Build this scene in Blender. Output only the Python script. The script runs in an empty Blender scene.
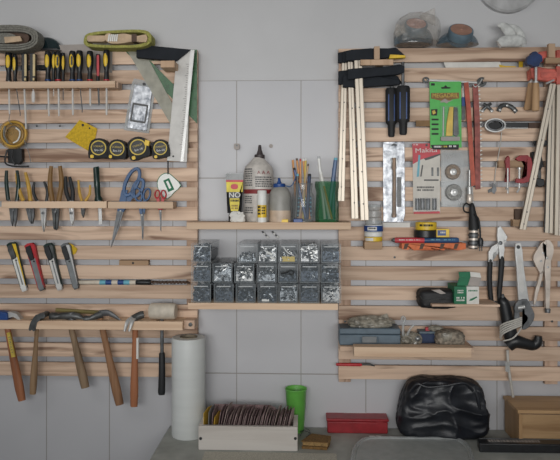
import bpy, bmesh, math, random
from mathutils import Vector, Matrix, noise

R = random.Random(7)
scn = bpy.context.scene
COL = scn.collection
# ------------------------------------------------------------------ camera
D, F, TH = 2.0, 645.16, math.atan(0.0378)     # distance to the tiled wall, focal length in pixels, yaw
EZ = 1.6                                      # eye height
HY = 200.0                                    # horizon row
cam_d = bpy.data.cameras.new('camera')
cam = bpy.data.objects.new('camera', cam_d)
COL.objects.link(cam)
cam.location = (0, -D, EZ)
cam.rotation_euler = (math.pi / 2, 0, TH)
cam_d.sensor_width = 36
cam_d.lens = F / 560 * 36
cam_d.shift_y = -(230 - HY) / 560
cam_d.clip_start = 0.05
scn.camera = cam
FW = Vector((-math.sin(TH), math.cos(TH), 0)); RT = Vector((math.cos(TH), math.sin(TH), 0))

def W(px, py, d=0.0):
    """point of the plane d metres in front of the tiled wall"""
    v = FW + RT * ((px - 280) / F) + Vector((0, 0, (HY - py) / F))
    t = (D - d) / v.y
    return Vector((0, -D, EZ)) + v * t

def U(d=0.0):
    return (D - d) / F

# ------------------------------------------------------------------ materials
def lin(c):
    return tuple(((x / 255) / 12.92 if x / 255 <= .04045 else ((x / 255 + .055) / 1.055) ** 2.4) for x in c)

def nd(nt, t, **kw):
    n = nt.nodes.new(t)
    for k, v in kw.items():
        setattr(n, k, v)
    return n

def mat(name, col, rough=.55, metal=0.0, var=.12, scale=40., bump=0.0, alpha=1.0, trans=0.0, emit=None, coat=0.0, stretch=(1, 1, 1), col2=None, spec=.5):
    m = bpy.data.materials.new(name); m.use_nodes = True
    nt = m.node_tree; b = nt.nodes['Principled BSDF']
    c = lin(col)
    tc = nd(nt, 'ShaderNodeTexCoord'); mp = nd(nt, 'ShaderNodeMapping'); mp.inputs['Scale'].default_value = stretch
    nz = nd(nt, 'ShaderNodeTexNoise'); nz.inputs['Scale'].default_value = scale; nz.inputs['Detail'].default_value = 4
    nt.links.new(tc.outputs['Object'], mp.inputs['Vector']); nt.links.new(mp.outputs[0], nz.inputs['Vector'])
    rp = nd(nt, 'ShaderNodeValToRGB')
    lo = lin(col2) if col2 else tuple(x * (1 - var * 2) for x in c)
    hi = c if col2 else tuple(min(1, x * (1 + var)) for x in c)
    rp.color_ramp.elements[0].position = .3; rp.color_ramp.elements[1].position = .7
    rp.color_ramp.elements[0].color = (*lo, 1); rp.color_ramp.elements[1].color = (*hi, 1)
    nt.links.new(nz.outputs['Fac'], rp.inputs['Fac']); nt.links.new(rp.outputs['Color'], b.inputs['Base Color'])
    b.inputs['Roughness'].default_value = rough; b.inputs['Metallic'].default_value = metal
    b.inputs['Alpha'].default_value = alpha; b.inputs['Transmission Weight'].default_value = trans
    b.inputs['Coat Weight'].default_value = coat; b.inputs['Specular IOR Level'].default_value = spec
    if bump:
        bp = nd(nt, 'ShaderNodeBump'); bp.inputs['Strength'].default_value = bump; bp.inputs['Distance'].default_value = .002
        nt.links.new(nz.outputs['Fac'], bp.inputs['Height']); nt.links.new(bp.outputs[0], b.inputs['Normal'])
    return m

def wood(name, light, dark, axis='X', g=1.0, knots=True, rough=.62, streak=None):
    m = bpy.data.materials.new(name); m.use_nodes = True
    nt = m.node_tree; b = nt.nodes['Principled BSDF']; L = nt.links.new
    tc = nd(nt, 'ShaderNodeTexCoord'); oi = nd(nt, 'ShaderNodeObjectInfo')
    ad = nd(nt, 'ShaderNodeVectorMath', operation='MULTIPLY_ADD')
    cb = nd(nt, 'ShaderNodeCombineXYZ')
    for i in range(3): L(oi.outputs['Random'], cb.inputs[i])
    ad.inputs[1].default_value = (31, 17, 23); L(cb.outputs[0], ad.inputs[0]); L(tc.outputs['Object'], ad.inputs[2])
    mp = nd(nt, 'ShaderNodeMapping')
    mp.inputs['Scale'].default_value = {'X': (2.2 * g, 40 * g, 40 * g), 'Z': (40 * g, 40 * g, 2.5 * g), 'Y': (40 * g, 2.5 * g, 40 * g)}[axis]
    L(ad.outputs[0], mp.inputs['Vector'])
    n1 = nd(nt, 'ShaderNodeTexNoise'); n1.inputs['Scale'].default_value = 1.0; n1.inputs['Detail'].default_value = 5; n1.inputs['Distortion'].default_value = .9
    L(mp.outputs[0], n1.inputs['Vector'])
    rp = nd(nt, 'ShaderNodeValToRGB'); e = rp.color_ramp.elements
    e[0].position = .30; e[1].position = .56; e[0].color = (*lin(dark), 1); e[1].color = (*lin(light), 1)
    L(n1.outputs['Fac'], rp.inputs['Fac'])
    out = rp.outputs['Color']
    # whole-board tint
    hs = nd(nt, 'ShaderNodeHueSaturation'); mr = nd(nt, 'ShaderNodeMapRange')
    mr.inputs['To Min'].default_value = .84; mr.inputs['To Max'].default_value = 1.08
    L(oi.outputs['Random'], mr.inputs['Value']); L(mr.outputs[0], hs.inputs['Value']); L(out, hs.inputs['Color']); out = hs.outputs['Color']
    if knots:
        m2 = nd(nt, 'ShaderNodeMapping'); m2.inputs['Scale'].default_value = {'X': (1.5, 1, 11), 'Z': (9, 9, 3), 'Y': (9, 3, 9)}[axis]
        L(ad.outputs[0], m2.inputs['Vector'])
        n2 = nd(nt, 'ShaderNodeTexNoise'); n2.inputs['Scale'].default_value = 1.6; n2.inputs['Detail'].default_value = 3; n2.inputs['Distortion'].default_value = 1.2
        L(m2.outputs[0], n2.inputs['Vector'])
        r2 = nd(nt, 'ShaderNodeValToRGB'); e2 = r2.color_ramp.elements
        e2[0].position = .56; e2[1].position = .68; e2[0].color = (0, 0, 0, 1); e2[1].color = (.85, .85, .85, 1)
        L(n2.outputs['Fac'], r2.inputs['Fac'])
        mx = nd(nt, 'ShaderNodeMixRGB'); L(r2.outputs['Color'], mx.inputs[0]); L(out, mx.inputs[1])
        mx.inputs[2].default_value = (*lin(streak or (112, 84, 66)), 1); out = mx.outputs[0]
    L(out, b.inputs['Base Color'])
    b.inputs['Roughness'].default_value = rough; b.inputs['Specular IOR Level'].default_value = .3
    bp = nd(nt, 'ShaderNodeBump'); bp.inputs['Strength'].default_value = .15; bp.inputs['Distance'].default_value = .001
    L(n1.outputs['Fac'], bp.inputs['Height']); L(bp.outputs[0], b.inputs['Normal'])
    return m

M = {}
M['slat'] = wood('pine_slat', (221, 193, 169), (180, 150, 127), streak=(122, 92, 74))
M['batten'] = wood('pine_batten', (206, 178, 156), (176, 146, 124), 'Z')
M['rail'] = wood('pine_rail', (218, 190, 162), (198, 166, 138), knots=False)
M['peg'] = wood('pale_peg', (198, 168, 140), (170, 140, 112), 'Z', knots=False)
M['h_red'] = wood('red_hickory', (162, 106, 74), (120, 74, 48), 'Z', knots=False, rough=.45)
M['h_tan'] = wood('tan_hickory', (160, 132, 102), (120, 94, 68), 'Z', knots=False, rough=.5)
M['h_old'] = wood('worn_grey_ash', (140, 118, 94), (92, 74, 56), 'Z', knots=False)
M['h_brown'] = wood('brown_hickory', (150, 112, 82), (104, 74, 52), 'Z', knots=False)
M['beech'] = wood('beech_handle', (196, 160, 122), (166, 128, 92), 'Z', knots=False)
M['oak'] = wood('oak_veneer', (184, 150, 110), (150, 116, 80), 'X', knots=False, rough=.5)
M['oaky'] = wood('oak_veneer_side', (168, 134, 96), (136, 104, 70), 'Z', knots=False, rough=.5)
M['ply'] = wood('whitewashed_wood', (214, 208, 201), (196, 188, 180), 'X', knots=False)
M['olive_wood'] = wood('olive_stick', (128, 116, 72), (92, 84, 50), 'X', knots=False)
M['block'] = wood('rough_block', (176, 146, 116), (140, 112, 86), 'X', knots=False)
M['orange_wood'] = mat('orange_painted_wood', (214, 112, 62), .6, var=.1, scale=90)
M['black'] = mat('black_plastic', (26, 28, 31), .4, var=.15)
M['blackmatt'] = mat('matt_black_stock', (34, 38, 44), .75, var=.1, spec=.25)
M['tapecase'] = mat('black_tape_case', (20, 21, 23), .55, var=.1, spec=.3)
M['blackrub'] = mat('black_rubber', (30, 31, 33), .6, var=.2, bump=.2, scale=300)
M['darkgreen'] = mat('dark_green_plastic', (20, 46, 40), .28, var=.15)
M['yellow'] = mat('yellow_plastic', (228, 190, 48), .4)
M['lemon'] = mat('lemon_print', (226, 206, 66), .5)
M['dullyel'] = mat('dull_yellow_rubber', (196, 154, 62), .5)
M['brownrub'] = mat('ochre_brown_rubber', (132, 98, 52), .55)
M['cream'] = mat('cream_plastic', (208, 188, 140), .5)
M['red'] = mat('red_plastic', (186, 40, 48), .4)
M['redpaint'] = mat('red_enamel', (150, 34, 42), .4)
M['clampred'] = mat('salmon_red_cast_iron', (208, 104, 90), .5, var=.2)
M['sawred'] = mat('rusty_red_blade', (186, 88, 66), .55, var=.2)
M['sawpink'] = mat('worn_red_blade', (158, 88, 80), .6, var=.3)
M['blue'] = mat('blue_plastic', (56, 90, 132), .4)
M['deepblue'] = mat('deep_blue_plastic', (26, 66, 128), .4)
M['knobblue'] = mat('dark_blue_enamel', (26, 52, 98), .45, var=.25)
M['navy'] = mat('navy_card', (40, 58, 92), .6)
M['steel'] = mat('steel', (196, 196, 194), .35, .45, var=.08)
M['dsteel'] = mat('dark_steel', (108, 110, 112), .42, .45, var=.25)
M['iron'] = mat('blackened_iron', (86, 88, 88), .4, .4, var=.3)
M['nickel'] = mat('nickel_plate', (212, 200, 188), .38, .4, var=.1)
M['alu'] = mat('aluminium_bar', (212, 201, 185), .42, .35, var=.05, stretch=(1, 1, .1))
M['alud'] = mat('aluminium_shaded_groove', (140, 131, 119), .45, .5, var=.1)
M['whiteblade'] = mat('brushed_white_steel', (206, 204, 200), .6, .1, var=.06)
M['brass'] = mat('bronze_steel', (122, 90, 56), .35, .4, var=.15)
M['white'] = mat('white_plastic', (224, 224, 220), .45, var=.05)
M['offwhite'] = mat('offwhite_rubber', (206, 196, 180), .6, var=.1)
M['paper'] = mat('white_paper', (220, 218, 212), .8, var=.05)
M['grey'] = mat('grey_plastic', (124, 128, 130), .5)
M['greycard'] = mat('grey_card', (168, 160, 154), .8, var=.05)
M['strapgrey'] = mat('grey_webbing', (128, 126, 118), .9, var=.2, scale=200, bump=.5)
M['strapgreen'] = mat('olive_webbing', (160, 158, 84), .85, var=.2, scale=200, bump=.5)
M['warmcard'] = mat('off_white_card', (212, 207, 198), .8, var=.05)
M['tan'] = mat('tan_leather', (198, 172, 142), .7)
M['dkbrown'] = mat('dark_brown_leather', (86, 66, 54), .7)
M['glove'] = mat('pale_grey_suede', (206, 207, 204), .9, var=.12, scale=60, bump=.4)
M['jarblue'] = mat('blue_grey_lid', (96, 116, 128), .5)
M['jarglass'] = mat('dark_jar_contents', (34, 44, 54), .2, var=.3, coat=.5)
M['jarclear'] = mat('jar_glass', (92, 116, 130), .1, alpha=.6, spec=.8)
M['lidbrown'] = mat('brown_sticker', (168, 128, 110), .7, var=.15)
M['lidred'] = mat('speckled_red_sticker', (192, 150, 140), .7, var=.3, scale=250)
M['bag'] = mat('clear_plastic_bag', (198, 190, 180), .22, alpha=.26, bump=.6, scale=50)
M['bagthick'] = mat('cloudy_plastic_bag', (170, 164, 150), .3, alpha=.72, var=.3, bump=.8, scale=70)
M['clear'] = mat('clear_plastic', (206, 212, 214), .12, alpha=.10)
M['clear2'] = mat('cloudy_clear_plastic', (196, 200, 200), .25, alpha=.42)
M['binclear'] = mat('smoky_clear_plastic', (196, 206, 212), .12, alpha=.07)
M['binrim'] = mat('smoky_grey_plastic', (176, 184, 188), .2, alpha=.24)
M['greenclear'] = mat('green_translucent_plastic', (74, 122, 84), .3, alpha=.72, var=.2)
M['paleclear'] = mat('pale_translucent_plastic', (178, 176, 160), .3, alpha=.62)
M['foil'] = mat('crumpled_silver_foil', (214, 217, 222), .32, .35, var=.35, scale=60, bump=.9, col2=(92, 98, 108))
M['amber'] = mat('amber_tape', (184, 148, 84), .3, alpha=.55, var=.2)
M['gluegrey'] = mat('cloudy_bottle', (150, 148, 142), .45, var=.08)
M['gluebeige'] = mat('beige_glue', (200, 178, 156), .45)
M['bottle'] = mat('translucent_white_bottle', (196, 190, 183), .4, var=.12, scale=60)
M['capdark'] = mat('dark_brown_cap', (62, 54, 54), .5)
M['darkred'] = mat('dark_red_print', (130, 40, 42), .6)
M['ink'] = mat('grey_ink', (96, 96, 96), .7)
M['blackink'] = mat('black_ink', (24, 24, 26), .6)
M['greenglass'] = mat('green_glass', (10, 108, 54), .1, alpha=.56, spec=.8)
M['glass'] = mat('clear_glass', (150, 158, 160), .08, alpha=.28, spec=.8)
M['pencil'] = mat('orange_lacquer', (206, 138, 58), .4)
M['greencup'] = mat('bright_green_plastic', (102, 176, 76), .4, var=.05)
M['packgreen'] = mat('green_card', (84, 184, 86), .5, var=.06)
M['boxgreen'] = mat('emerald_card', (18, 112, 74), .6)
M['packred'] = mat('red_card', (196, 66, 76), .5)
M['gold'] = mat('gold_print', (206, 180, 76), .5)
M['teal'] = mat('pale_blue_print', (104, 172, 190), .5)
M['film'] = mat('stretch_film', (204, 207, 205), .5, var=.02, scale=12, stretch=(.3, .3, 4))
M['filmcore'] = mat('cardboard_core', (132, 122, 104), .8)
M['sandp'] = mat('mauve_sandpaper', (146, 122, 122), .95, var=.15, scale=400, bump=.4)
M['sandback'] = mat('sandpaper_backing', (176, 156, 150), .9, var=.1)
M['sandyel'] = mat('yellow_sandpaper', (212, 170, 60), .9, var=.15, scale=300)
M['sandgrey'] = mat('grey_sandpaper', (140, 136, 134), .9, var=.15, scale=300)
M['bench'] = mat('grey_bench_top', (166, 168, 162), .6, var=.1, scale=18)
M['trash'] = mat('black_polythene', (27, 30, 37), .42, var=.2, bump=.6, scale=30, spec=.55)
M['lidclear'] = mat('cloudy_lid', (205, 209, 208), .35, alpha=.40, var=.06)
M['casegrey'] = mat('blue_grey_case', (96, 112, 124), .5, var=.1)
M['ragbrown'] = mat('taupe_rag', (146, 136, 122), .9, var=.35, scale=90, bump=.8)
M['screwblue'] = mat('blue_black_screws', (58, 70, 84), .35, .5, var=.4, scale=200, col2=(26, 32, 40))
M['screwdark'] = mat('dark_fastener_heap', (30, 36, 44), .5, .2, var=.4, scale=250)
M['binlip'] = mat('frosted_lip', (214, 218, 220), .3, alpha=.7)
M['screwgrey'] = mat('zinc_screws', (150, 156, 160), .35, .7, var=.4, scale=200, col2=(70, 76, 84))
M['screwbright'] = mat('bright_fittings', (184, 184, 181), .3, .6, var=.3, scale=120, col2=(96, 100, 106))
M['teal_dark'] = mat('glossy_dark_visor', (24, 42, 46), .12, var=.2, coat=.6)
M['brush1'] = mat('brass_wire_brush', (138, 112, 84), .7, var=.4, scale=300, bump=.6)
M['brush2'] = mat('steel_wire_brush', (140, 138, 132), .6, .4, var=.4, scale=300, bump=.6)
M['tagwhite'] = mat('white_enamel', (232, 234, 228), .35, var=.03)
M['vent'] = mat('mottled_grey_disc', (186, 186, 186), .7, var=.14, scale=22)
M['wallpaint'] = mat('grey_wall_paint', (199, 199, 200), .75, var=.03, scale=3)
M['floor'] = mat('grey_floor', (120, 118, 114), .8)
M['ceiling'] = mat('white_ceiling', (210, 210, 208), .9)
M['bench_leg'] = mat('painted_steel', (90, 92, 94), .5)
M['sponge'] = mat('brown_sanding_sponge', (130, 98, 56), .95, var=.25, scale=150, bump=.5)
M['spongetop'] = mat('tan_sponge_face', (162, 130, 84), .95, var=.25, scale=150, bump=.5)
M['yelcloth'] = mat('yellow_felt', (208, 172, 44), .9, var=.12, scale=150, bump=.4)
M['cord'] = mat('pale_cord', (196, 192, 184), .6)
M['level'] = mat('black_anodised', (30, 31, 34), .35, var=.2)

def tile_material():
    m = bpy.data.materials.new('white_tile'); m.use_nodes = True
    nt = m.node_tree; b = nt.nodes['Principled BSDF']; L = nt.links.new
    tc = nd(nt, 'ShaderNodeTexCoord'); sp = nd(nt, 'ShaderNodeSeparateXYZ'); L(tc.outputs['Object'], sp.inputs[0])
    def line(sock, off, per, w):
        a = nd(nt, 'ShaderNodeMath', operation='SUBTRACT'); L(sock, a.inputs[0]); a.inputs[1].default_value = off - per / 2
        q = nd(nt, 'ShaderNodeMath', operation='FLOORED_MODULO'); L(a.outputs[0], q.inputs[0]); q.inputs[1].default_value = per
        s = nd(nt, 'ShaderNodeMath', operation='SUBTRACT'); L(q.outputs[0], s.inputs[0]); s.inputs[1].default_value = per / 2
        ab = nd(nt, 'ShaderNodeMath', operation='ABSOLUTE'); L(s.outputs[0], ab.inputs[0])
        c = nd(nt, 'ShaderNodeMath', operation='LESS_THAN'); L(ab.outputs[0], c.inputs[0]); c.inputs[1].default_value = w
        return c.outputs[0]
    lx = line(sp.outputs['X'], TILE_X, .2, .0013)
    lz = line(sp.outputs['Z'], TILE_Z, TILE_H, .0016)
    mx = nd(nt, 'ShaderNodeMath', operation='MAXIMUM'); L(lx, mx.inputs[0]); L(lz, mx.inputs[1])
    nz = nd(nt, 'ShaderNodeTexNoise'); nz.inputs['Scale'].default_value = 6; L(tc.outputs['Object'], nz.inputs['Vector'])
    rp = nd(nt, 'ShaderNodeValToRGB'); rp.color_ramp.elements[0].color = (*lin((184, 184, 187)), 1); rp.color_ramp.elements[1].color = (*lin((194, 194, 197)), 1)
    L(nz.outputs['Fac'], rp.inputs['Fac'])
    mc = nd(nt, 'ShaderNodeMixRGB'); L(mx.outputs[0], mc.inputs[0]); L(rp.outputs['Color'], mc.inputs[1]); mc.inputs[2].default_value = (*lin((150, 146, 142)), 1)
    L(mc.outputs[0], b.inputs['Base Color']); b.inputs['Roughness'].default_value = .42
    bp = nd(nt, 'ShaderNodeBump', invert=True); bp.inputs['Strength'].default_value = .5; bp.inputs['Distance'].default_value = .002
    L(mx.outputs[0], bp.inputs['Height']); L(bp.outputs[0], b.inputs['Normal'])
    return m

# ------------------------------------------------------------------ object helpers
WL = {}
def thing(name, label, cat, px, py, d, group=None):
    o = bpy.data.objects.new(name, None); COL.objects.link(o)
    o.empty_display_size = .02
    o.location = W(px, py, d); WL[o.name] = Vector(o.location)
    o['label'] = label; o['category'] = cat
    if group: o['group'] = group
    return o

def obj(name, bm, m, parent=None, label=None, cat=None, group=None, kind=None, bevel=0.0, sharp=38, origin='base'):
    bmesh.ops.recalc_face_normals(bm, faces=bm.faces)
    xs = [v.co for v in bm.verts]
    lo = Vector((min(v.x for v in xs), min(v.y for v in xs), min(v.z for v in xs)))
    hi = Vector((max(v.x for v in xs), max(v.y for v in xs), max(v.z for v in xs)))
    c = (lo + hi) / 2
    if parent is None: c.z = lo.z
    for v in bm.verts: v.co -= c
    me = bpy.data.meshes.new(name); bm.to_mesh(me); bm.free()
    for p in me.polygons: p.use_smooth = True
    me.set_sharp_from_angle(angle=math.radians(sharp))
    o = bpy.data.objects.new(name, me); COL.objects.link(o)
    me.materials.append(M[m] if isinstance(m, str) else m)
    o.location = c - (WL[parent.name] if parent else Vector((0, 0, 0)))
    if parent: o.parent = parent
    WL[o.name] = c
    if label: o['label'] = label
    if cat: o['category'] = cat
    if group: o['group'] = group
    if kind: o['kind'] = kind
    if bevel:
        b = o.modifiers.new('bevel', 'BEVEL'); b.width = bevel; b.segments = 2; b.limit_method = 'ANGLE'; b.angle_limit = math.radians(40)
    return o

def B(): return bmesh.new()

def wbox(bm, lo, hi):
    vs = [bm.verts.new((x, y, z)) for x in (lo[0], hi[0]) for y in (lo[1], hi[1]) for z in (lo[2], hi[2])]
    for f in ((0, 1, 3, 2), (4, 6, 7, 5), (0, 4, 5, 1), (2, 3, 7, 6), (0, 2, 6, 4), (1, 5, 7, 3)):
        bm.faces.new([vs[i] for i in f])
    return bm

def pbox(bm, x0, y0, x1, y1, d0, d1):
    """box whose FRONT face (d0) covers the pixel rectangle; d1 is its back"""
    xm, ym = (x0 + x1) / 2, (y0 + y1) / 2
    a, b = W(x0, ym, d0).x, W(x1, ym, d0).x
    t, u = W(xm, y0, d0).z, W(xm, y1, d0).z
    return wbox(bm, (a, -d0, u), (b, -d1, t))

def crom(pts, n=6, closed=False):
    out = []; N = len(pts)
    P = [Vector(p) for p in pts]
    rng = range(N) if closed else range(N - 1)
    for i in rng:
        if closed: a, b, c, e = P[(i - 1) % N], P[i], P[(i + 1) % N], P[(i + 2) % N]
        else: a, b, c, e = P[max(i - 1, 0)], P[i], P[i + 1], P[min(i + 2, N - 1)]
        for k in range(n):
            t = k / n
            out.append(.5 * ((2 * b) + (c - a) * t + (2 * a - 5 * b + 4 * c - e) * t * t + (3 * b - a - 3 * c + e) * t ** 3))
    if not closed: out.append(P[-1])
    return out

def prism(bm, pts, d0, d1, sm=0):
    """pixel outline at front depth d0, extruded straight back to d1"""
    if sm: pts = [(p.x, p.y) for p in crom([(p[0], p[1]) for p in pts], sm, True)]
    fr = [bm.verts.new(W(x, y, d0)) for x, y in pts]
    bk = [bm.verts.new(Vector((v.co.x, -d1, v.co.z))) for v in fr]
    n = len(fr)
    f = bm.faces.new(fr); g = bm.faces.new(bk[::-1])
    for i in range(n):
        bm.faces.new((fr[i], bk[i], bk[(i + 1) % n], fr[(i + 1) % n]))
    bmesh.ops.triangulate(bm, faces=[f, g])
    return bm

def ring(bm, out, inn, d0, d1, sm=0):
    if sm:
        out = [(p.x, p.y) for p in crom(out, sm, True)]; inn = [(p.x, p.y) for p in crom(inn, sm, True)]
    n = len(out)
    def put(ps):
        a = [bm.verts.new(W(x, y, d0)) for x, y in ps]
        return a, [bm.verts.new(Vector((v.co.x, -d1, v.co.z))) for v in a]
    a, a2 = put(out); b, b2 = put(inn)
    for i in range(n):
        j = (i + 1) % n
        bm.faces.new((a[i], a[j], b[j], b[i])); bm.faces.new((a2[i], b2[i], b2[j], a2[j]))
        bm.faces.new((a[i], a2[i], a2[j], a[j])); bm.faces.new((b[i], b[j], b2[j], b2[i]))
    return bm

def circ(cx, cy, rx, ry=None, n=24, a0=0):
    ry = ry or rx
    return [(cx + rx * math.cos(a0 + 2 * math.pi * i / n), cy + ry * math.sin(a0 + 2 * math.pi * i / n)) for i in range(n)]

def rrect(x0, y0, x1, y1, r=2, n=4):
    out = []
    for cx, cy, a in ((x1 - r, y1 - r, 0), (x0 + r, y1 - r, 90), (x0 + r, y0 + r, 180), (x1 - r, y0 + r, 270)):
        for k in range(n + 1):
            t = math.radians(a + 90 * k / n); out.append((cx + r * math.cos(t), cy + r * math.sin(t)))
    return out

def tube(bm, pts, rad, n=10, flat=1.0, cap=True, closed=False):
    """world points; rad metres (number or list); flat scales the radius along the wall normal"""
    P = [Vector(p) for p in pts]; N = len(P)
    rad = rad if isinstance(rad, (list, tuple)) else [rad] * N
    rings = []; up = None
    for i in range(N):
        if closed: t = P[(i + 1) % N] - P[i - 1]
        else: t = P[min(i + 1, N - 1)] - P[max(i - 1, 0)]
        t.normalize()
        if up is None:
            up = Vector((0, -1, 0)) if abs(t.y) < .9 else Vector((0, 0, 1))
        up = (up - t * up.dot(t)).normalized(); s = t.cross(up)
        rings.append([bm.verts.new(P[i] + (s * math.cos(2 * math.pi * k / n) + up * math.sin(2 * math.pi * k / n) * flat) * rad[i]) for k in range(n)])
    for i in range(N if closed else N - 1):
        a, b = rings[i], rings[(i + 1) % N]
        for k in range(n):
            bm.faces.new((a[k], a[(k + 1) % n], b[(k + 1) % n], b[k]))
    if cap and not closed:
        bm.faces.new(rings[0][::-1]); bm.faces.new(rings[-1])
    return bm

def ptube(bm, pts, rad, n=10, flat=1.0, sm=0, closed=False):
    """pixel points (x, y, d), radius in pixels"""
    if isinstance(rad, (list, tuple)):
        q = [Vector((*p, r)) for p, r in zip(pts, rad)]
        if sm:
            a = crom([p[:3] for p in pts], sm, closed)
            rr = crom([(r, 0, 0) for r in rad], sm, closed)
            pts = a; rad = [max(.05, r[0]) for r in rr]
    else:
        if sm: pts = crom([p[:3] for p in pts], sm, closed)
        rad = [rad] * len(pts)
    return tube(bm, [W(p[0], p[1], p[2]) for p in pts], [r * U(p[2]) for r, p in zip(rad, pts)], n, flat, True, closed)

def lathe(bm, prof, origin, axis=(0, 0, 1), n=24, cap=True):
    ax = Vector(axis).normalized(); q = Vector((0, 0, 1)).rotation_difference(ax)
    rings = []
    for r, h in prof:
        rings.append([bm.verts.new(Vector(origin) + q @ Vector((r * math.cos(2 * math.pi * k / n), r * math.sin(2 * math.pi * k / n), h))) for k in range(n)])
    for a, b in zip(rings, rings[1:]):
        for k in range(n): bm.faces.new((a[k], a[(k + 1) % n], b[(k + 1) % n], b[k]))
    if cap:
        bm.faces.new(rings[0][::-1]); bm.faces.new(rings[-1])
    return bm

def plathe(bm, cx, d, prof, n=28, cap=True):
    """upright body of revolution: prof = [(radius px, row px)] seen at depth d (its axis)"""
    base = W(cx, prof[-1][1], d)
    return lathe(bm, [(r * U(d), W(cx, y, d).z - base.z) for r, y in prof[::-1]], base, (0, 0, 1), n, cap)

def ell(bm, c, r, rot=None, seg=16):
    mtx = Matrix.Translation(c) @ (rot.to_4x4() if rot else Matrix()) @ Matrix.Diagonal((*r, 1))
    bmesh.ops.create_uvsphere(bm, u_segments=seg, v_segments=max(6, seg // 2), radius=1, matrix=mtx)
    return bm

def blob(bm, c, r, amp=.2, freq=4., seed=0, sub=4, box=2.0, ridge=True, squash=None):
    t = bmesh.new(); bmesh.ops.create_icosphere(t, subdivisions=sub, radius=1)
    mp = {}
    for v in t.verts:
        p = v.co
        k = (abs(p.x) ** box + abs(p.y) ** box + abs(p.z) ** box) ** (-1 / box)
        q = p * k
        nn = noise.fractal(p * freq + Vector((seed, seed * 1.7, 3)), 1.0, 2.0, 3)
        if ridge: nn = 1 - 2 * abs(nn)
        q = q * (1 + amp * nn)
        if squash is not None and q.z < squash: q.z = squash
        mp[v] = bm.verts.new(Vector(c) + Vector((q.x * r[0], q.y * r[1], q.z * r[2])))
    for f in t.faces: bm.faces.new([mp[v] for v in f.verts])
    t.free(); return bm

class Fr:
    """local frame of a long tool: u runs from A to B in pixels, v across it to the right"""
    def __init__(s, A, Bp):
        s.A = Vector(A); d = Vector(Bp) - s.A; s.L = d.length; s.u = d / s.L; s.v = Vector((s.u.y, -s.u.x))
        if s.v.x < 0: s.v = -s.v
    def __call__(s, u, v=0):
        p = s.A + s.u * u + s.v * v; return (p.x, p.y)
    def poly(s, ps): return [s(*p) for p in ps]

def lettering(parent, txt, px, py, d, h, m, rot=0.0, sx=1.0, align='CENTER', name='lettering'):
    cu = bpy.data.curves.new('t', 'FONT'); cu.body = txt; cu.size = 1; cu.align_x = align; cu.align_y = 'CENTER'; cu.extrude = .01
    o = bpy.data.objects.new('t', cu); COL.objects.link(o)
    bpy.context.view_layer.update()
    me = bpy.data.meshes.new_from_object(o.evaluated_get(bpy.context.evaluated_depsgraph_get()))
    bpy.data.objects.remove(o); bpy.data.curves.remove(cu)
    bm = B(); bm.from_mesh(me); bpy.data.meshes.remove(me)
    s = h * U(d) / .72; c = W(px, py, d); rm = Matrix.Rotation(math.radians(rot), 3, 'Y')
    for v in bm.verts:
        q = rm @ Vector((v.co.x * s * sx, -v.co.z * s * .5, v.co.y * s)); v.co = c + q
    return obj(name, bm, m, parent)

def marks(parent, x0, y0, x1, y1, d, m, rows=1, seed=1, rot=None, name='lettering', fill=.62):
    """unreadable small print: rows of letter-sized strokes"""
    r = random.Random(seed); bm = B(); hh = (y1 - y0) / rows
    for k in range(rows):
        x = x0
        while x < x1 - .3:
            w = min(r.uniform(.5, 1.4), x1 - x)
            if r.random() < .85:
                a = [(x, y0 + k * hh), (x + w, y0 + k * hh), (x + w, y0 + k * hh + hh * fill), (x, y0 + k * hh + hh * fill)]
                if rot: a = [rot(*p) for p in a]
                prism(bm, a, d, d - .0003)
            x += w + .35
    return obj(name, bm, m, parent)

SF = .026         # depth of the front face of the slats
# ------------------------------------------------------------------ setting
TILE_X = W(301, 180).x; TILE_Z = W(304, 80).z; TILE_H = (W(304, 80).z - W(304, 374).z) / 3
M['tile'] = tile_material()
def struct(name, bm, m, bevel=0):
    # origin kept at world zero so that the tile grid stays in place
    me = bpy.data.meshes.new(name); bmesh.ops.recalc_face_normals(bm, faces=bm.faces); bm.to_mesh(me); bm.free()
    o = bpy.data.objects.new(name, me); COL.objects.link(o); me.materials.append(M[m]); o['kind'] = 'structure'
    WL[o.name] = Vector((0, 0, 0))
    return o
struct('wall_back', wbox(B(), (-2.2, .006, 0), (2.2, .15, 2.75)), 'wallpaint')
struct('trim_1', wbox(B(), (-2.2, 0, 0), (2.2, .006, TILE_Z)), 'tile')
struct('floor', wbox(B(), (-2.2, -3.6, -.05), (2.2, .15, 0)), 'floor')
struct('ceiling', wbox(B(), (-2.2, -3.6, 2.75), (2.2, .15, 2.8)), 'ceiling')

# workbench
bz = W(170, 425, 0).z; bx = W(170, 425, 0).x
t = thing('workbench', 'grey workbench standing against the tiled wall, under the tool panels', 'workbench', 330, 425, .35)
t.location.z = 0; WL[t.name] = Vector(t.location)
obj('bench_top', wbox(B(), (bx, -.75, bz - .045), (1.6, -.002, bz)), 'bench', t, bevel=.003)
for sx in (bx + .06, 1.5):
    for sy in (-.70, -.08):
        obj('leg', wbox(B(), (sx - .03, sy - .03, 0), (sx + .03, sy + .03, bz - .0455)), 'bench_leg', t)
mat_speck = mat('speckled_mat', (196, 192, 178), .9, var=.3, scale=700)
obj('speckled_mat', prism(B(), [], 0, 0) if False else wbox(B(), (W(200, 450, .3).x, -.44, bz + .0005), (W(338, 450, .3).x, -.215, bz + .003)), mat_speck, None,
    'thin speckled mat lying at the bench front under the pale box of abrasive sheets', 'mat')

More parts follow.
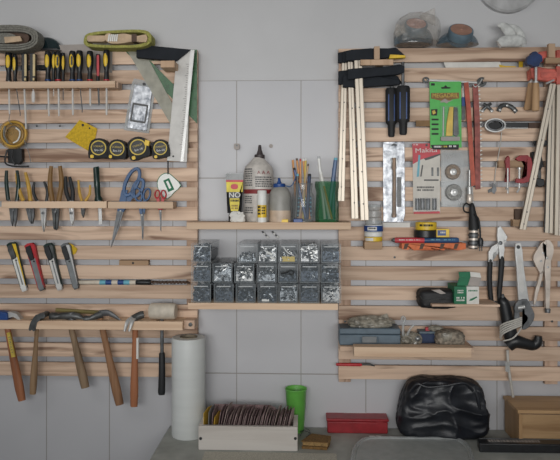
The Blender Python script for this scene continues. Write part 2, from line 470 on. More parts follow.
# slatted panels
def slat_y(i): return 50.8 + 19.5 * i
def slat_z(i): return W(100, slat_y(i), SF).z, W(100, slat_y(i) + 13.7, SF).z
def panel(label, xa, xb, battens):
    t = thing('mounted_slat_panel', label, 'tool panel', (max(xa, 0) + min(xb, 560)) / 2, 378, .05)
    for i in range(17):
        zt, zb = slat_z(i)
        obj('slat', wbox(B(), (xa_w(xa), -SF, zb), (xa_w(xb), -SF + .010, zt)), 'slat', t, bevel=.0012)
    for x0, x1 in battens:
        obj('batten', wbox(B(), (xa_w(x0), -SF + .0102, slat_z(16)[1] - .012), (xa_w(x1), -.001, slat_z(0)[0] - .004)), 'batten', t, bevel=.001)
    return t
def xa_w(px): return W(px, 200, SF).x
panel('left pine slat panel holding screwdrivers, pliers, knives and hammers', -60, 197.5, [(-34, -20), (186, 197.3)])
panel('right pine slat panel holding bar clamps, packs and wrenches', 338.5, 640, [(339, 351), (546, 559)])

def slot_board(name, label, cat, x0, y0, x1, y1, dF, dB, slots, m='rail', group=None):
    """rail with through-slots: front strip, back strip and the webs between slots"""
    bm = B(); zt, zb = W((x0 + x1) / 2, y0, dF).z, W((x0 + x1) / 2, y1, dF).z
    X0, X1 = W(x0, y0, dF).x, W(x1, y0, dF).x
    f = -dF + .013; k = -dB - .012
    # one closed frame: build as a grid of cells so that the mesh stays connected
    dm = (dF + dB) / 2
    cuts = sorted((W(a, y0, dm).x, W(b, y0, dm).x) for a, b in slots)
    xs = [X0] + [v for c in cuts for v in c] + [X1]
    ys = [-dF, f, k, -dB]
    gv = {}
    def V(i, j, z):
        if (i, j, z) not in gv: gv[(i, j, z)] = bm.verts.new((xs[i], ys[j], (zb, zt)[z]))
        return gv[(i, j, z)]
    solid = lambda i, j: 0 <= i < len(xs) - 1 and 0 <= j < 3 and not (j == 1 and i % 2 == 1)
    for i in range(len(xs) - 1):
        for j in range(3):
            if not solid(i, j): continue
            for z in (0, 1): bm.faces.new((V(i, j, z), V(i + 1, j, z), V(i + 1, j + 1, z), V(i, j + 1, z)))
            for (di, dj, a, b) in ((-1, 0, (i, j), (i, j + 1)), (1, 0, (i + 1, j), (i + 1, j + 1)), (0, -1, (i, j), (i + 1, j)), (0, 1, (i, j + 1), (i + 1, j + 1))):
                if not solid(i + di, j + dj): bm.faces.new((V(*a, 0), V(*b, 0), V(*b, 1), V(*a, 1)))
    return obj(name, bm, m, None, label, cat, group, bevel=.0008)

RF = .082
slot_board('tool_rail', 'wooden rail with holes holding the row of screwdrivers', 'rail', -14, 81.3, 115, 88, RF, SF + .0005,
           [(x - 1.7, x + 1.7) for x in (8.5, 15.5, 24, 32.5, 48, 53.2, 58.5, 62.6, 72.5, 79.5, 90, 98, 106.5)])
obj('spacer', pbox(B(), 115.2, 82, 118.2, 88, .068, SF), 'batten', None, 'small dark wood spacer at the right end of the screwdriver rail', 'block')
slot_board('tool_rail', 'longer wooden rail holding the row of pliers and a chisel', 'rail', 1.5, 201.3, 106.6, 208.2, RF, SF + .0005,
           [(8, 19), (24, 34), (36.5, 48.5), (50.5, 61), (67, 74.5), (77.5, 88), (96, 103)])
slot_board('tool_rail', 'shorter wooden rail holding blue scissors and small red scissors', 'rail', 107.8, 201.6, 173, 208.6, RF, SF + .0005,
           [(114, 128), (137, 147), (156.5, 163.5)])
slot_board('tool_rail', 'wooden rail holding the row of hammers and the white mallet', 'rail', -30, 321, 182.5, 329.6, .10, SF + .0005,
           [(2, 11.5), (33, 41), (68, 78), (99, 109), (131, 139.5), (158, 166)])
t = thing('rail_bracket', 'small wooden bracket with a bolt at the right end of the hammer rail', 'bracket', 190, 328, .11)
obj('bracket_block', pbox(B(), 184, 320.5, 194.5, 329, .078, SF + .0005), 'batten', t)
obj('bolt', lathe(B(), [(.006, 0), (.006, .004), (.003, .0045)], W(190.5, 324.5, .078), (0, -1, 0), 12), 'iron', t)

# central shelves
obj('shelf', pbox(B(), 186.5, 222.3, 351, 229.5, .15, SF + .0005), 'rail', None, 'wooden shelf between the panels carrying glue bottles and pencil jars', 'shelf', bevel=.001)
bm = B()
X = lambda px, d: W(px, 303, d).x
z1, z0 = W(264, 303.4, .215).z, W(264, 309.6, .215).z
pts = [(X(188, .215), -.215), (X(338, .215), -.215), (X(338, .215), -.0265), (xa_w(336.8), -.0265), (xa_w(336.8), -.003), (xa_w(199), -.003), (xa_w(199), -.0265), (X(188, .215), -.0265)]
va = [bm.verts.new((x, y, z1)) for x, y in pts]; vb = [bm.verts.new((x, y, z0)) for x, y in pts]
bm.faces.new(va); bm.faces.new(vb[::-1])
for i in range(8): bm.faces.new((va[i], vb[i], vb[(i + 1) % 8], va[(i + 1) % 8]))
obj('shelf', bm, 'rail', None, 'wooden shelf carrying the stacked clear screw bins', 'shelf', bevel=.001)
BINZ = z1
# right shelves
bm = B()
t = thing('shelf', 'low wooden shelf with front lip carrying the blue-grey case', 'shelf', 405, 357, .12)
obj('shelf_board', wbox(B(), (W(340, 347, .12).x, -.12, W(405, 347, .12).z - .014), (W(474, 347, .12).x, -SF - .0005, W(405, 347, .12).z)), 'slat', t, bevel=.001)
obj('front_lip', pbox(B(), 354, 347.5, 471.5, 357.3, .185, .145), 'rail', t, bevel=.001)
SHZ = W(405, 347, .12).z
obj('shelf_ledge', pbox(B(), 432, 304.4, 500, 306.8, .13, SF + .0005), 'slat', None, 'narrow wooden ledge under the green and white box', 'shelf', bevel=.001)
LEDZ = W(466, 304.4, .12).z

# wall fixtures
t = thing('vent_cover', 'mottled grey round cover fixed high on the painted wall', 'vent', 508, 13, 0)
bm = B(); c = W(508, -18.5, 0)
lathe(bm, [(.098, -.006), (.098, .012), (.092, .018), (.03, .020)], c, (0, -1, 0), 48)
obj('cover_disc', bm, 'vent', t)
t = thing('tile_clip', 'small grey clip screwed to the tiles above the glue tube', 'clip', 236, 150, 0)
obj('clip_body', prism(B(), rrect(234, 143.5, 239.5, 149.5, 1.5), .012, .0005), 'greycard', t)
obj('screw_head', lathe(B(), [(.003, 0), (.003, .002)], W(236.8, 145.5, .012), (0, -1, 0), 10), 'grey', t)
obj('round_plug', lathe(B(), [(.006, 0), (.006, .003), (.003, .0035)], W(271, 146, 0), (0, -1, 0), 14), 'greycard', None, 'small round plug in the tiles above the white glue bottle', 'plug')
# ------------------------------------------------------------------ light
def area(name, loc, rot, sx, sy, power, col=(1, 1, 1)):
    l = bpy.data.lights.new(name, 'AREA'); l.shape = 'RECTANGLE'; l.size = sx; l.size_y = sy; l.energy = power; l.color = col
    o = bpy.data.objects.new(name, l); COL.objects.link(o); o.location = loc; o.rotation_euler = rot; return o
k = area('ceiling_lamp', (-1.15, -1.75, 2.45), (math.radians(70), 0, math.radians(-14)), 1.2, .4, 3.6, (1, .985, .965)); k.data.spread = math.radians(130)
k = area('window_light', (.05, -2.7, 1.62), (math.radians(91), 0, 0), 2.2, .5, 9.0, (1, .995, .98)); k.data.spread = math.radians(72)
wd = bpy.data.worlds.new('world'); scn.world = wd; wd.use_nodes = True
wd.node_tree.nodes['Background'].inputs[0].default_value = (.92, .96, 1, 1)
wd.node_tree.nodes['Background'].inputs[1].default_value = .27
scn.view_settings.view_transform = 'Standard'; scn.view_settings.look = 'None'
scn.view_settings.exposure = -0.28; scn.view_settings.gamma = 1
# ================================================================== LEFT PANEL
TD = .062         # depth of the middle of a hanging tool
DR = 'screwdrivers and files in the top rail'
def grip_driver(label, x, top, b2, style='y', tipw=None, dark=False, window=False, collar=None, dx=0, w=3.6, b_r=1.0, name='screwdriver'):
    t = thing(name, label, 'screwdriver' if name == 'screwdriver' else 'file', x, 81.2, TD, DR)
    y1 = 81.0; H = y1 - top
    if style == 'file':
        obj('handle', prism(B(), rrect(x - 2.6, top, x + 2.4, y1, .8, 2), TD + .008, TD - .008), 'black', t, bevel=.001)
        obj('stripe', prism(B(), rrect(x + .3, top + 1, x + 2.5, y1 - 5, .5, 2), TD + .009, TD + .007), 'cream', t, 'cream stripe down the handle')
        obj('ferrule', ptube(B(), [(x + 1.2, y1 - 3, TD + .008), (x + 1.2, y1 - .4, TD + .008)], 1.1), 'cream', t)
    elif style == 'red':
        bm = B(); ptube(bm, [(x, top, TD), (x, top + 2, TD), (x, top + 15, TD), (x, top + 20, TD), (x, y1, TD)], [1.2, 2.4, 2.4, 1.6, 2.2], 12, sm=3)
        obj('handle', bm, 'black', t)
        obj('grip_strip', prism(B(), rrect(x - 1.3, top + .8, x + 1.1, y1 - 5, 1, 3), TD + .0078, TD + .003), 'red', t, 'red front strip')
    else:
        bm = B()
        ptube(bm, [(x, top, TD), (x, top + 1.2, TD), (x, top + 9, TD), (x, top + 17, TD), (x, top + 21, TD), (x, top + 25, TD), (x, y1, TD)],
              [1.6, w * .85, w, w * .85, w * .62, w * .7, w * .82], 14, sm=3)
        obj('handle', bm, 'black', t)
        bm = B(); c = W(x - (.9 if w > 2.5 else .2), top + 9.5, TD + w * U(TD) * .62)
        ell(bm, c, (w * .68 * U(TD), w * U(TD) * .46, 8.2 * U(TD)))
        g = obj('grip_inlay', bm, 'yellow', t, 'yellow oval inlay')
        if window: obj('inlay_window', prism(B(), rrect(x - 1.7, top + 5, x - .1, top + 14, .6, 2), TD + w * U(TD) * 1.12, TD + w * U(TD)), 'black', g)
        if collar: obj('collar', ptube(B(), [(x, y1 - 1.2, TD), (x, y1 - .1, TD)], w * .9), collar, t)
    bm = B(); x2 = x + dx
    if tipw:
        ptube(bm, [(x + (1.2 if style == 'file' else 0) * 0, y1 - .5, TD), (x2, b2 - 12, TD), (x2, b2 - 9, TD), (x2, b2 - 2, TD), (x2, b2, TD)], [.8, .8, tipw, tipw, tipw * .7], 8, .5)
    else:
        ptube(bm, [(x, y1 - .5, TD), (x2, b2 - 3, TD), (x2, b2, TD)], [b_r, b_r, b_r * .8], 8)
    obj('blade', bm, 'dsteel' if dark else 'whiteblade', t)
    return t
grip_driver('black and yellow screwdriver nearest the left edge of the top rail', 8.8, 51.5, 114, dx=.8)
tl = grip_driver('worn dark screwdriver with a slanting thin blade', 15.2, 54, 116, dark=True, dx=5, w=2.6, b_r=.5)
grip_driver('black file with cream stripe and a very long white blade', 24, 53, 129, 'file', dx=2, b_r=1.05, name='file')
grip_driver('black file with cream stripe and a short wide-tipped blade', 32.5, 53, 102.5, 'file', dx=.8, tipw=1.8, name='file')
grip_driver('black and yellow screwdriver with blue collar, just right of the files', 48, 51, 116, collar='deepblue', dx=1)
grip_driver('slim black and yellow screwdriver squeezed between two larger ones', 53.6, 51.5, 96, w=2.4, b_r=.5)
grip_driver('black and yellow screwdriver with dark window, red collar, beside the squeezed ones', 58.3, 51.5, 116, collar='red', window=True, dx=.7)
grip_driver('slim dark screwdriver at the right of the tight cluster of four', 63.2, 53, 100, w=2.2, dark=True, b_r=.5)
grip_driver('black and yellow screwdriver with dark window against the grey card', 72.5, 51, 115, collar='deepblue', window=True, dx=.5)
grip_driver('plain yellow and black screwdriver with a dark blade and blue top', 79.6, 50.5, 112.5, collar='deepblue', dark=True, dx=2.6, b_r=.6)
grip_driver('black and yellow screwdriver with short blade left of the red one', 90, 51, 106, collar='red', dx=.3)
grip_driver('thin red and black screwdriver', 98, 54, 105, 'red', dark=True, dx=1)
grip_driver('black and yellow screwdriver at the right end of the top rail', 106.6, 50, 115, collar='red')
obj('packing_sheet', prism(B(), [(58.5, 45), (84, 44.2), (112.5, 44.4), (112, 72.5), (86, 73), (60, 72)], SF + .0022, SF + .0006), 'greycard', None,
    'flat grey card tucked behind the screwdrivers on the top slat', 'card')

# grey strap roll, visor, green strap
t = thing('webbing_roll', 'flattened roll of grey webbing lying on top of the left panel', 'strap', 16, 50.5, .05)
def oval(cx, cy, rx, ry, n=40, p=2.6):
    return [(cx + rx * abs(math.cos(a)) ** (2 / p) * (1 if math.cos(a) >= 0 else -1), cy + ry * abs(math.sin(a)) ** (2 / p) * (1 if math.sin(a) >= 0 else -1)) for a in [2 * math.pi * i / n for i in range(n)]]
for k, (a, b) in enumerate(((0, 2.2), (2.4, 4.4), (4.6, 6.6))):
    obj('webbing_turn', ring(B(), oval(9, 37.6, 29 - a, 13 - a), oval(9, 37.8, 29 - b, 13 - b), .095 - .002 * k, .046), 'strapgrey', t, bevel=.001)
obj('webbing_core', prism(B(), oval(5, 38.2, 11, 5.2, 30), .085, .046), 'strapgrey', t, bevel=.002)
obj('webbing_end', prism(B(), [(4, 37), (20, 36), (22, 41), (5, 43)], .091, .08), 'tan', t, 'tan end flap')
obj('dark_pad', prism(B(), oval(15, 38, 14, 6), .076, .046), 'dkbrown', t)
bm = B(); ell(bm, W(45, 51, .022), (17.5 * U(), .019, 14 * U()), seg=24)
bmesh.ops.bisect_plane(bm, geom=bm.verts[:] + bm.edges[:] + bm.faces[:], plane_co=W(44, 50, .024), plane_no=(0, 0, -1), clear_outer=True)
bmesh.ops.holes_fill(bm, edges=[e for e in bm.edges if e.is_boundary])
t = thing('protective_visor', 'glossy dark domed visor beside the grey webbing roll', 'visor', 46, 50.4, .045)
obj('dome', bm, 'teal_dark', t)
obj('brim', prism(B(), [(33, 48), (57, 48.2), (60.5, 50.3), (32, 50.3)], .043, .003), 'black', t, bevel=.001)
t = thing('ratchet_strap', 'olive green strap loop with a cream buckle on top of the left panel', 'strap', 117, 48, .05)
ol = [(83.5, 41), (86, 34.5), (96, 31.6), (118, 30), (140, 29.6), (149, 32), (151.5, 38), (149, 44), (138, 47.4), (112, 47.8), (92, 47), (85, 45)]
il = [(87, 41), (89.5, 37), (98, 34.4), (118, 32.8), (138, 32.4), (145, 34), (147.8, 38), (145, 42), (135, 44.6), (112, 45), (95, 44.2), (89, 43.4)]
obj('webbing_loop', ring(B(), ol, il, .082, .03, 4), 'strapgreen', t, bevel=.001)
obj('inner_turn', ring(B(), [(x * .94 + 7, y * .86 + 5.6) for x, y in ol], [(x * .9 + 11.6, y * .78 + 8.8) for x, y in ol], .078, .032, 4), 'strapgreen', t, bevel=.001)
obj('strap_end', prism(B(), rrect(87, 35.5, 105, 41.5, 2), .086, .06), 'tan', t, 'cream leather end')
bk = obj('buckle', prism(B(), [(104, 36), (109, 33), (114, 35), (122, 33.5), (128, 34), (137, 36), (146, 34.5), (146, 42), (134, 41), (124, 43), (112, 43.5), (106, 41)], .09, .06, 2), 'tan', t, 'tan buckle with pale teeth', bevel=.001)
obj('buckle_loop', prism(B(), rrect(131.5, 34, 136.5, 41.5, .5), .0925, .06), 'dkbrown', bk, 'dark brown keeper')
bm = B()
for k in range(5): prism(bm, [(108.5 + 2 * k, 34.5 + .4 * (k % 2)), (110 + 2 * k, 34), (109 + 2 * k, 41.5), (107.6 + 2 * k, 41)], .0925, .088)
obj('ratchet_teeth', bm, 'white', bk, 'pale ratchet teeth')

# set squares and try square
obj('peg_holder', pbox(B(), 160.5, 60.5, 174.5, 67.4, .104, SF + .0005), 'peg', None, 'small wooden peg under the stock of the try square', 'peg', bevel=.001)
ring_g = B()
ring(ring_g, [(125.5, 51.5), (197, 49.5), (197, 123.5)], [(150, 60.8), (186.5, 60), (186.5, 97.5)], SF + .0035, SF + .001)
obj('set_square', ring_g, 'greenclear', None, 'green translucent set square behind the steel try square', 'set square')
obj('set_square', ring(B(), [(127.5, 51.5), (190.5, 50), (188.2, 154)], [(149, 60.3), (180, 60), (179, 116)], SF + .0072, SF + .0042), 'paleclear', None,
    'pale translucent set square with a long pointed lower end', 'set square')
t = thing('try_square', 'large try square with black stock and wide steel blade', 'square', 160, 160, SF + .02)
obj('stock', prism(B(), [(136.5, 44.3), (190.5, 49.5), (176.5, 61), (175.5, 60.8), (136.2, 57.3)], SF + .030, SF + .009), 'blackmatt', t, bevel=.001)
obj('blade', prism(B(), [(176.2, 61.2), (190.8, 49.8), (186.8, 162), (167, 160.5)], SF + .022, SF + .0195), 'whiteblade', t)
obj('blade_edge', prism(B(), [(190.2, 50), (194.4, 50), (188.8, 108), (183.4, 161.6), (180.4, 161.3), (186.2, 108)], SF + .0245, SF + .0195), 'steel', t, 'bright ground edge')
obj('hang_hole', lathe(B(), [(.0032, 0), (.0032, .0004)], W(173.2, 156.3, SF + .0222), (0, -1, 0), 12), 'black', t)
bm = B()
for k in range(40):
    y = 64 + 2.3 * k; x = 188.8 - (y - 64) * .0755; prism(bm, [(x - (3 if k % 5 == 0 else 1.6), y), (x, y), (x, y + .35), (x - (3 if k % 5 == 0 else 1.6), y + .35)], SF + .0224, SF + .022)
obj('scale_marks', bm, 'ink', t)

# foil pouch
t = thing('blister_pouch', 'tilted clear pouch with silver foil inside, left of the try square', 'pouch', 139, 132, SF + .002)
f = Fr((144.5, 80), (136, 132)); w = 12
obj('pouch_back', prism(B(), f.poly([(0, -10.5), (1, 9.5), (5, 12), (52, 13), (52.7, -12.5), (5, -12)]), SF + .003, SF + .0008), 'clear2', t)
obj('foil_insert', prism(B(), f.poly([(6, -9), (6, 9), (30, 10), (50, 10), (50, -10), (28, -10)]), SF + .0066, SF + .0032, 0), 'foil', t, bevel=.001)
obj('printed_frame', ring(B(), f.poly(rrect(24, -8, 43, 8, 1)), f.poly(rrect(26, -6.4, 41, 6.4, .6)), SF + .0074, SF + .0064), 'ink', t)
obj('hang_hole', prism(B(), f.poly(circ(4, 0, 1.4)), SF + .0075, SF + .003), 'black', t)
# tape measures
TM = 'black tape measures in a row'
def tape(label, cx, cy, w, h, rot):
    t = thing('tape_measure', label, 'tape measure', cx, cy + h / 2, SF + .02, TM)
    a = math.radians(rot)
    def q(x, y): return (cx + x * math.cos(a) - y * math.sin(a), cy + x * math.sin(a) + y * math.cos(a))
    sh = [(-w * .5, h * .5), (-w * .5, -h * .05), (-w * .36, -h * .4), (0, -h * .52), (w * .32, -h * .42), (w * .5, -h * .1), (w * .5, h * .36), (w * .4, h * .5), (0, h * .5)]
    dF = SF + .034
    obj('case', prism(B(), [q(*p) for p in sh], dF, SF + .001, 2), 'tapecase', t, bevel=.0018)
    rr = obj('trim_ring', ring(B(), [q(*p) for p in circ(0, -h * .02, w * .40, h * .385, 28)], [q(*p) for p in circ(0, -h * .02, w * .34, h * .325, 28)], dF + .0014, dF - .002), 'gold', t, 'yellow ring')
    obj('face_disc', prism(B(), [q(*p) for p in circ(0, -h * .02, w * .325, h * .31, 28)], dF + .0008, dF - .002), 'black', t)
    lettering(t, 'STANLEY', *q(0, -h * .1), dF + .0012, 1.9, 'gold', rot, .95)
    lettering(t, '5m-16\'', *q(.3, h * .1), dF + .0012, 2.2, 'white', rot, 1.1)
    obj('tape_tab', prism(B(), [q(*p) for p in rrect(-w * .42, h * .33, -w * .25, h * .5, 1)], dF + .0022, dF - .001), 'yellow', t, 'yellow corner tab')
    obj('belt_clip', prism(B(), [q(*p) for p in rrect(w * .38, -h * .2, w * .53, h * .3, 1)], dF - .006, SF + .004), 'iron', t)
    return t
tape('tape measure nearest the yellow felt piece, leftmost of the row', 98.4, 148.2, 19.5, 19.5, 0)
tape('slightly worn tape measure, second from the yellow felt piece', 117, 149, 18.5, 19, 3)
tp = tape('largest tape measure, tilted with a yellow lock button', 138, 147.5, 21, 21, -16)
obj('lock_button', prism(B(), [(145, 139.5), (149.5, 141), (148.5, 146), (144.5, 145)], SF + .0365, SF + .02), 'yellow', tp, 'yellow lock button')
tape('tape measure partly hidden behind the steel blade of the try square', 160.3, 148.5, 17, 18, -8)
t = thing('felt_piece', 'yellow felt piece with a punched hole, hanging at a slant', 'felt', 80, 150, SF + .003)
obj('felt_sheet', prism(B(), [(79.6, 119.8), (97.2, 128.5), (95, 139), (89.3, 151.5), (78, 145), (65, 137), (72, 129)], SF + .0035, SF + .0006), 'yelcloth', t)
obj('punched_hole', prism(B(), circ(82.8, 125, 1.3), SF + .004, SF + .003), 'blackink', t)
obj('small_hole', prism(B(), circ(89.5, 128.2, .8), SF + .004, SF + .003), 'blackink', t)
# dark screw heads in the slats
for x in (37, 60):
    obj('screw', lathe(B(), [(.0034, 0), (.0034, .0012), (.001, .0016)], W(x, 126, SF), (0, -1, 0), 10), 'iron', None, f'dark screw head in a slat {"nearer the amber coil" if x == 37 else "nearer the yellow felt piece"}', 'screw')
# amber coil and wire tangle
t = thing('tape_coil', 'amber coil of tubing hanging at the left edge of the panel', 'coil', 13, 148, SF + .02)
for k, (rx, ry, ox, oy, m) in enumerate(((14, 13.5, 0, 0, 'amber'), (12.2, 12.2, .6, -.4, 'dullyel'), (10.6, 11, -.4, .5, 'amber'), (8.8, 9.4, 1, -.3, 'amber'))):
    obj('tubing_turn', ptube(B(), [(13 + ox + rx * math.cos(a), 134.5 + oy + ry * math.sin(a), SF + .012 + .005 * (k % 2)) for a in [2 * math.pi * i / 40 for i in range(40)]], 1.2, 8, closed=True), m, t)
obj('coil_disc', prism(B(), circ(13.5, 135.5, 8.4, 8.8), SF + .006, SF + .001), 'amber', t)
obj('wire_binding', ptube(B(), [(5, 126, SF + .02), (4, 135, SF + .024), (8, 143, SF + .02)], 1, sm=5), 'strapgrey', t, 'grey binding')
obj('loose_end', ptube(B(), [(16, 128, SF + .015), (20, 132, SF + .02), (18, 140, SF + .016), (13, 143, SF + .02)], .8, sm=5), 'white', t, 'white loose end')
t = thing('cable_clamp', 'small black clamp with wire legs under the amber coil', 'clamp', 17, 167, SF + .02)
obj('clamp_body', prism(B(), [(7, 149), (21.5, 148.5), (22, 160), (19, 164.5), (8, 163)], SF + .022, SF + .004), 'blackrub', t, bevel=.002)
for pts in ([(-6, 156, .062), (8, 157, .067)], [(7, 150, .067), (5, 162, .069), (12, 166, .069), (29, 166.5, .067)], [(13, 150, .067), (12, 158, .071), (15, 165, .069)]):
    obj('wire_leg', ptube(B(), pts, .8, sm=4), 'black', t)
for i, pts in enumerate(([(10, 113, .052), (9, 121, .057), (12, 124, .057)], [(24, 140, .052), (28, 150, .05), (31, 163, .048)])):
    obj('hanging_thread', ptube(B(), pts, .35, 6, sm=4), 'grey', None, ['thin grey thread above the amber coil', 'thin grey thread hanging right of the black clamp'][i], 'thread')

# pliers
PL = 'pliers in the second rail'
def pliers(label, h1, h2, r, m1, m2, jl, jr, jm, piv, tipcap=None):
    x = piv[0]
    r *= 1.18
    t = thing('pliers', label, 'pliers', x, max(p[1] for p in jl), TD, PL)
    for h, m in ((h1, m1), (h2, m2)):
        hn = obj('handle', ptube(B(), [(a, b, TD + .002 * i) for i, (a, b) in enumerate(h)], [r * .75] + [r] * (len(h) - 1), 10, .85, sm=5), m, t)
        e = h[-1]
        if e[1] < piv[1] - 2: obj('shank', ptube(B(), [(e[0], e[1] - 1, TD), (piv[0], piv[1], TD)], [r * .85, r * .9], 10, .7), jm, hn)
    obj('jaw', prism(B(), jl, TD + .006, TD - .003), jm, t, bevel=.0012)
    obj('jaw', prism(B(), jr, TD + .003, TD - .006), jm, t, bevel=.0012)
    obj('pivot', lathe(B(), [(.0042, 0), (.0042, .003), (.002, .004)], W(*piv, TD + .005), (0, -1, 0), 12), 'dsteel', t)
pliers('dark green handled pliers with short grey jaws, leftmost in the rail', [(6.6, 170.5), (6.4, 183), (8.2, 200)], [(17, 170.5), (18.5, 184), (17, 200)], 1.8, 'darkgreen', 'darkgreen',
       [(8.5, 206), (13, 207), (13.2, 218), (12, 226.5), (10.4, 221)], [(13, 207), (17.5, 206), (16.4, 220), (14.6, 227), (13.5, 218)], 'dsteel', (13, 210))
pliers('yellow handled wire cutters crossing the dark green pair', [(16.5, 173.5), (19, 190), (23.5, 201)], [(25.4, 172.5), (28.6, 186), (30.6, 201)], 1.75, 'dullyel', 'dullyel',
       [(25, 206), (30, 206), (31.5, 217), (31, 224), (28.4, 220)], [(30, 206), (33.6, 206), (34, 216), (32.2, 224), (31.2, 216)], 'dsteel', (29.5, 210))
pliers('black handled pliers with long bright needle nose', [(34.4, 182), (33.4, 192), (37, 201)], [(44, 181.5), (47.4, 191), (46.4, 201)], 1.35, 'black', 'black',
       [(39.6, 206), (43, 206), (43, 232), (41, 222)], [(43.2, 206), (46.6, 206), (45.4, 222), (43.8, 232)], 'steel', (43, 213))
pliers('large pliers with thick ochre brown handles and blunt dark jaws', [(51.2, 166), (50, 184), (52.4, 201)], [(60, 166), (61.5, 184), (58.6, 201)], 2.2, 'brownrub', 'brownrub',
       [(51.2, 206), (55, 206), (55.2, 230), (53.4, 229)], [(55.4, 206), (59.2, 206), (57.6, 229), (55.6, 230.5)], 'iron', (55, 212))
pliers('slim black pliers with narrow handles held nearly closed', [(65.6, 176.5), (66, 190), (69.4, 201)], [(69.6, 177), (72.6, 190), (72.4, 201)], 1.9, 'blackrub', 'blackrub',
       [(68.6, 206), (71, 206), (72, 218), (72, 225.5), (70, 221)], [(71.2, 206), (73.6, 206), (74, 219), (72.4, 225)], 'steel', (71.2, 213))
pliers('smallest pliers with thin yellow curved handles', [(78.4, 180), (79.4, 192), (82, 201)], [(90, 185), (89.6, 194), (85.2, 201)], 1.25, 'dullyel', 'dullyel',
       [(80.6, 206), (82.8, 206), (82.8, 218), (81.2, 214)], [(83, 206), (85.4, 206), (84.4, 213), (83, 218)], 'iron', (82.8, 209))
t = thing('chisel', 'chisel with a dark green bottle-shaped handle at the end of the pliers rail', 'chisel', 99, 225, TD)
obj('handle', ptube(B(), [(96, 167, TD), (96.2, 168, TD), (97, 184, TD), (98, 196, TD), (98.6, 199, TD), (98.8, 201, TD)], [2.6, 3.1, 3, 2.8, 4.2, 4.2], 14), 'darkgreen', t)
obj('blade', prism(B(), [(97.4, 200), (100.4, 200), (101.6, 212), (102.2, 224), (98.8, 224.5), (98.4, 212)], TD + .002, TD - .002), 'steel', t)
# scissors
def scissors(label, loops, blades, hm, piv, r, grp=None):
    t = thing('scissors', label, 'scissors', piv[0], max(p[1] for b in blades for p in b), TD)
    for i, (ol_, il_, stem) in enumerate(loops):
        h = obj('finger_loop', ring(B(), ol_, il_, TD + .006, TD - .004, 4), hm, t, bevel=.0015)
        obj('loop_stem', prism(B(), stem, TD + .004 - .004 * i, TD - .002 - .002 * i), hm, h, bevel=.001)
    for i, b in enumerate(blades):
        obj('blade', prism(B(), b, TD + .003 - .003 * i, TD + .0005 - .003 * i), 'dsteel', t)
    obj('pivot_screw', lathe(B(), [(.003, 0), (.003, .002), (.001, .003)], W(*piv, TD + .003), (0, -1, 0), 12), 'steel', t)
def lp(cx, cy, rx, ry, rot, th):
    a = math.radians(rot)
    mk = lambda X, Y: [(cx + x * math.cos(a) - y * math.sin(a), cy + x * math.sin(a) + y * math.cos(a)) for x, y in circ(0, 0, X, Y, 12)]
    return mk(rx, ry), mk(rx - th, ry - th)
o1, i1 = lp(131.5, 182, 7.4, 16, 24, 3.4); o2, i2 = lp(137.5, 188, 6, 11, 26, 3.2)
scissors('large scissors with big blue finger loops and long dark blades', [(o1, i1, [(121.5, 190), (127.5, 190), (124, 212), (117, 211)]), (o2, i2, [(128, 193), (133.5, 197), (123.5, 212), (120, 210)])],
         [[(117.5, 208), (122.5, 208), (116.5, 230), (110.6, 248)], [(119, 208), (124.5, 208), (119, 228), (111.4, 247)]], 'blue', (120.5, 211), 1)
o1, i1 = lp(137.8, 194.5, 4.6, 7.6, -14, 1.9); o2, i2 = lp(146.6, 194.5, 4, 6.8, 14, 1.8)
scissors('small scissors with blue-grey loops next to the large blue pair', [(o1, i1, [(137.5, 200), (142, 200), (142.4, 214), (139.6, 214)]), (o2, i2, [(143, 200), (147, 199), (144.6, 214), (141.4, 214)])],
         [[(140, 212), (142.4, 212), (142.6, 240)], [(142, 212), (144.2, 212), (143.2, 240.5), (141.8, 238)]], 'blue', (142, 215), 1)
o1, i1 = lp(157, 194.2, 2.9, 4.6, 8, 1.2); o2, i2 = lp(163.4, 194.2, 2.9, 4.6, -8, 1.2)
scissors('small scissors with red loops in front of the white tag', [(o1, i1, [(156, 197), (159, 197), (161, 210), (158, 210)]), (o2, i2, [(161.6, 197), (164.6, 197), (162.4, 210), (159.2, 210)])],
         [[(159, 209), (160.6, 209), (160.8, 231)], [(160.2, 209), (161.6, 209), (161.2, 231.5), (160.2, 230)]], 'red', (160.4, 211), 1)
# white tag
t = thing('white_tag', 'white kite-shaped tag with dark green rim hanging on a dark cord', 'tag', 168, 198, SF + .003)
sh = [(168, 173.5), (174, 178), (180.4, 185.5), (174, 192), (167.2, 198.5), (161, 193), (157.8, 187), (158.2, 180), (162, 175)]
obj('tag_rim', prism(B(), [(168 + (x - 168) * 1.06, 186 + (y - 186) * 1.06) for x, y in sh], SF + .004, SF + .0006, 2), 'boxgreen', t)
obj('tag_face', prism(B(), sh, SF + .0055, SF + .0035, 2), 'tagwhite', t)
f = Fr((166, 180), (171.5, 192))
obj('printed_rectangle', ring(B(), f.poly([(-.6, -2.8), (-.6, 3.6), (12, 3.6), (12, -2.8)]), f.poly([(1.4, -.8), (1.4, 1.6), (9.4, 1.6), (9.4, -.8)]), SF + .0059, SF + .005), 'boxgreen', t)
obj('cord', ptube(B(), [(168, 158, SF + .004), (168, 174.5, SF + .004)], .7), 'black', t)

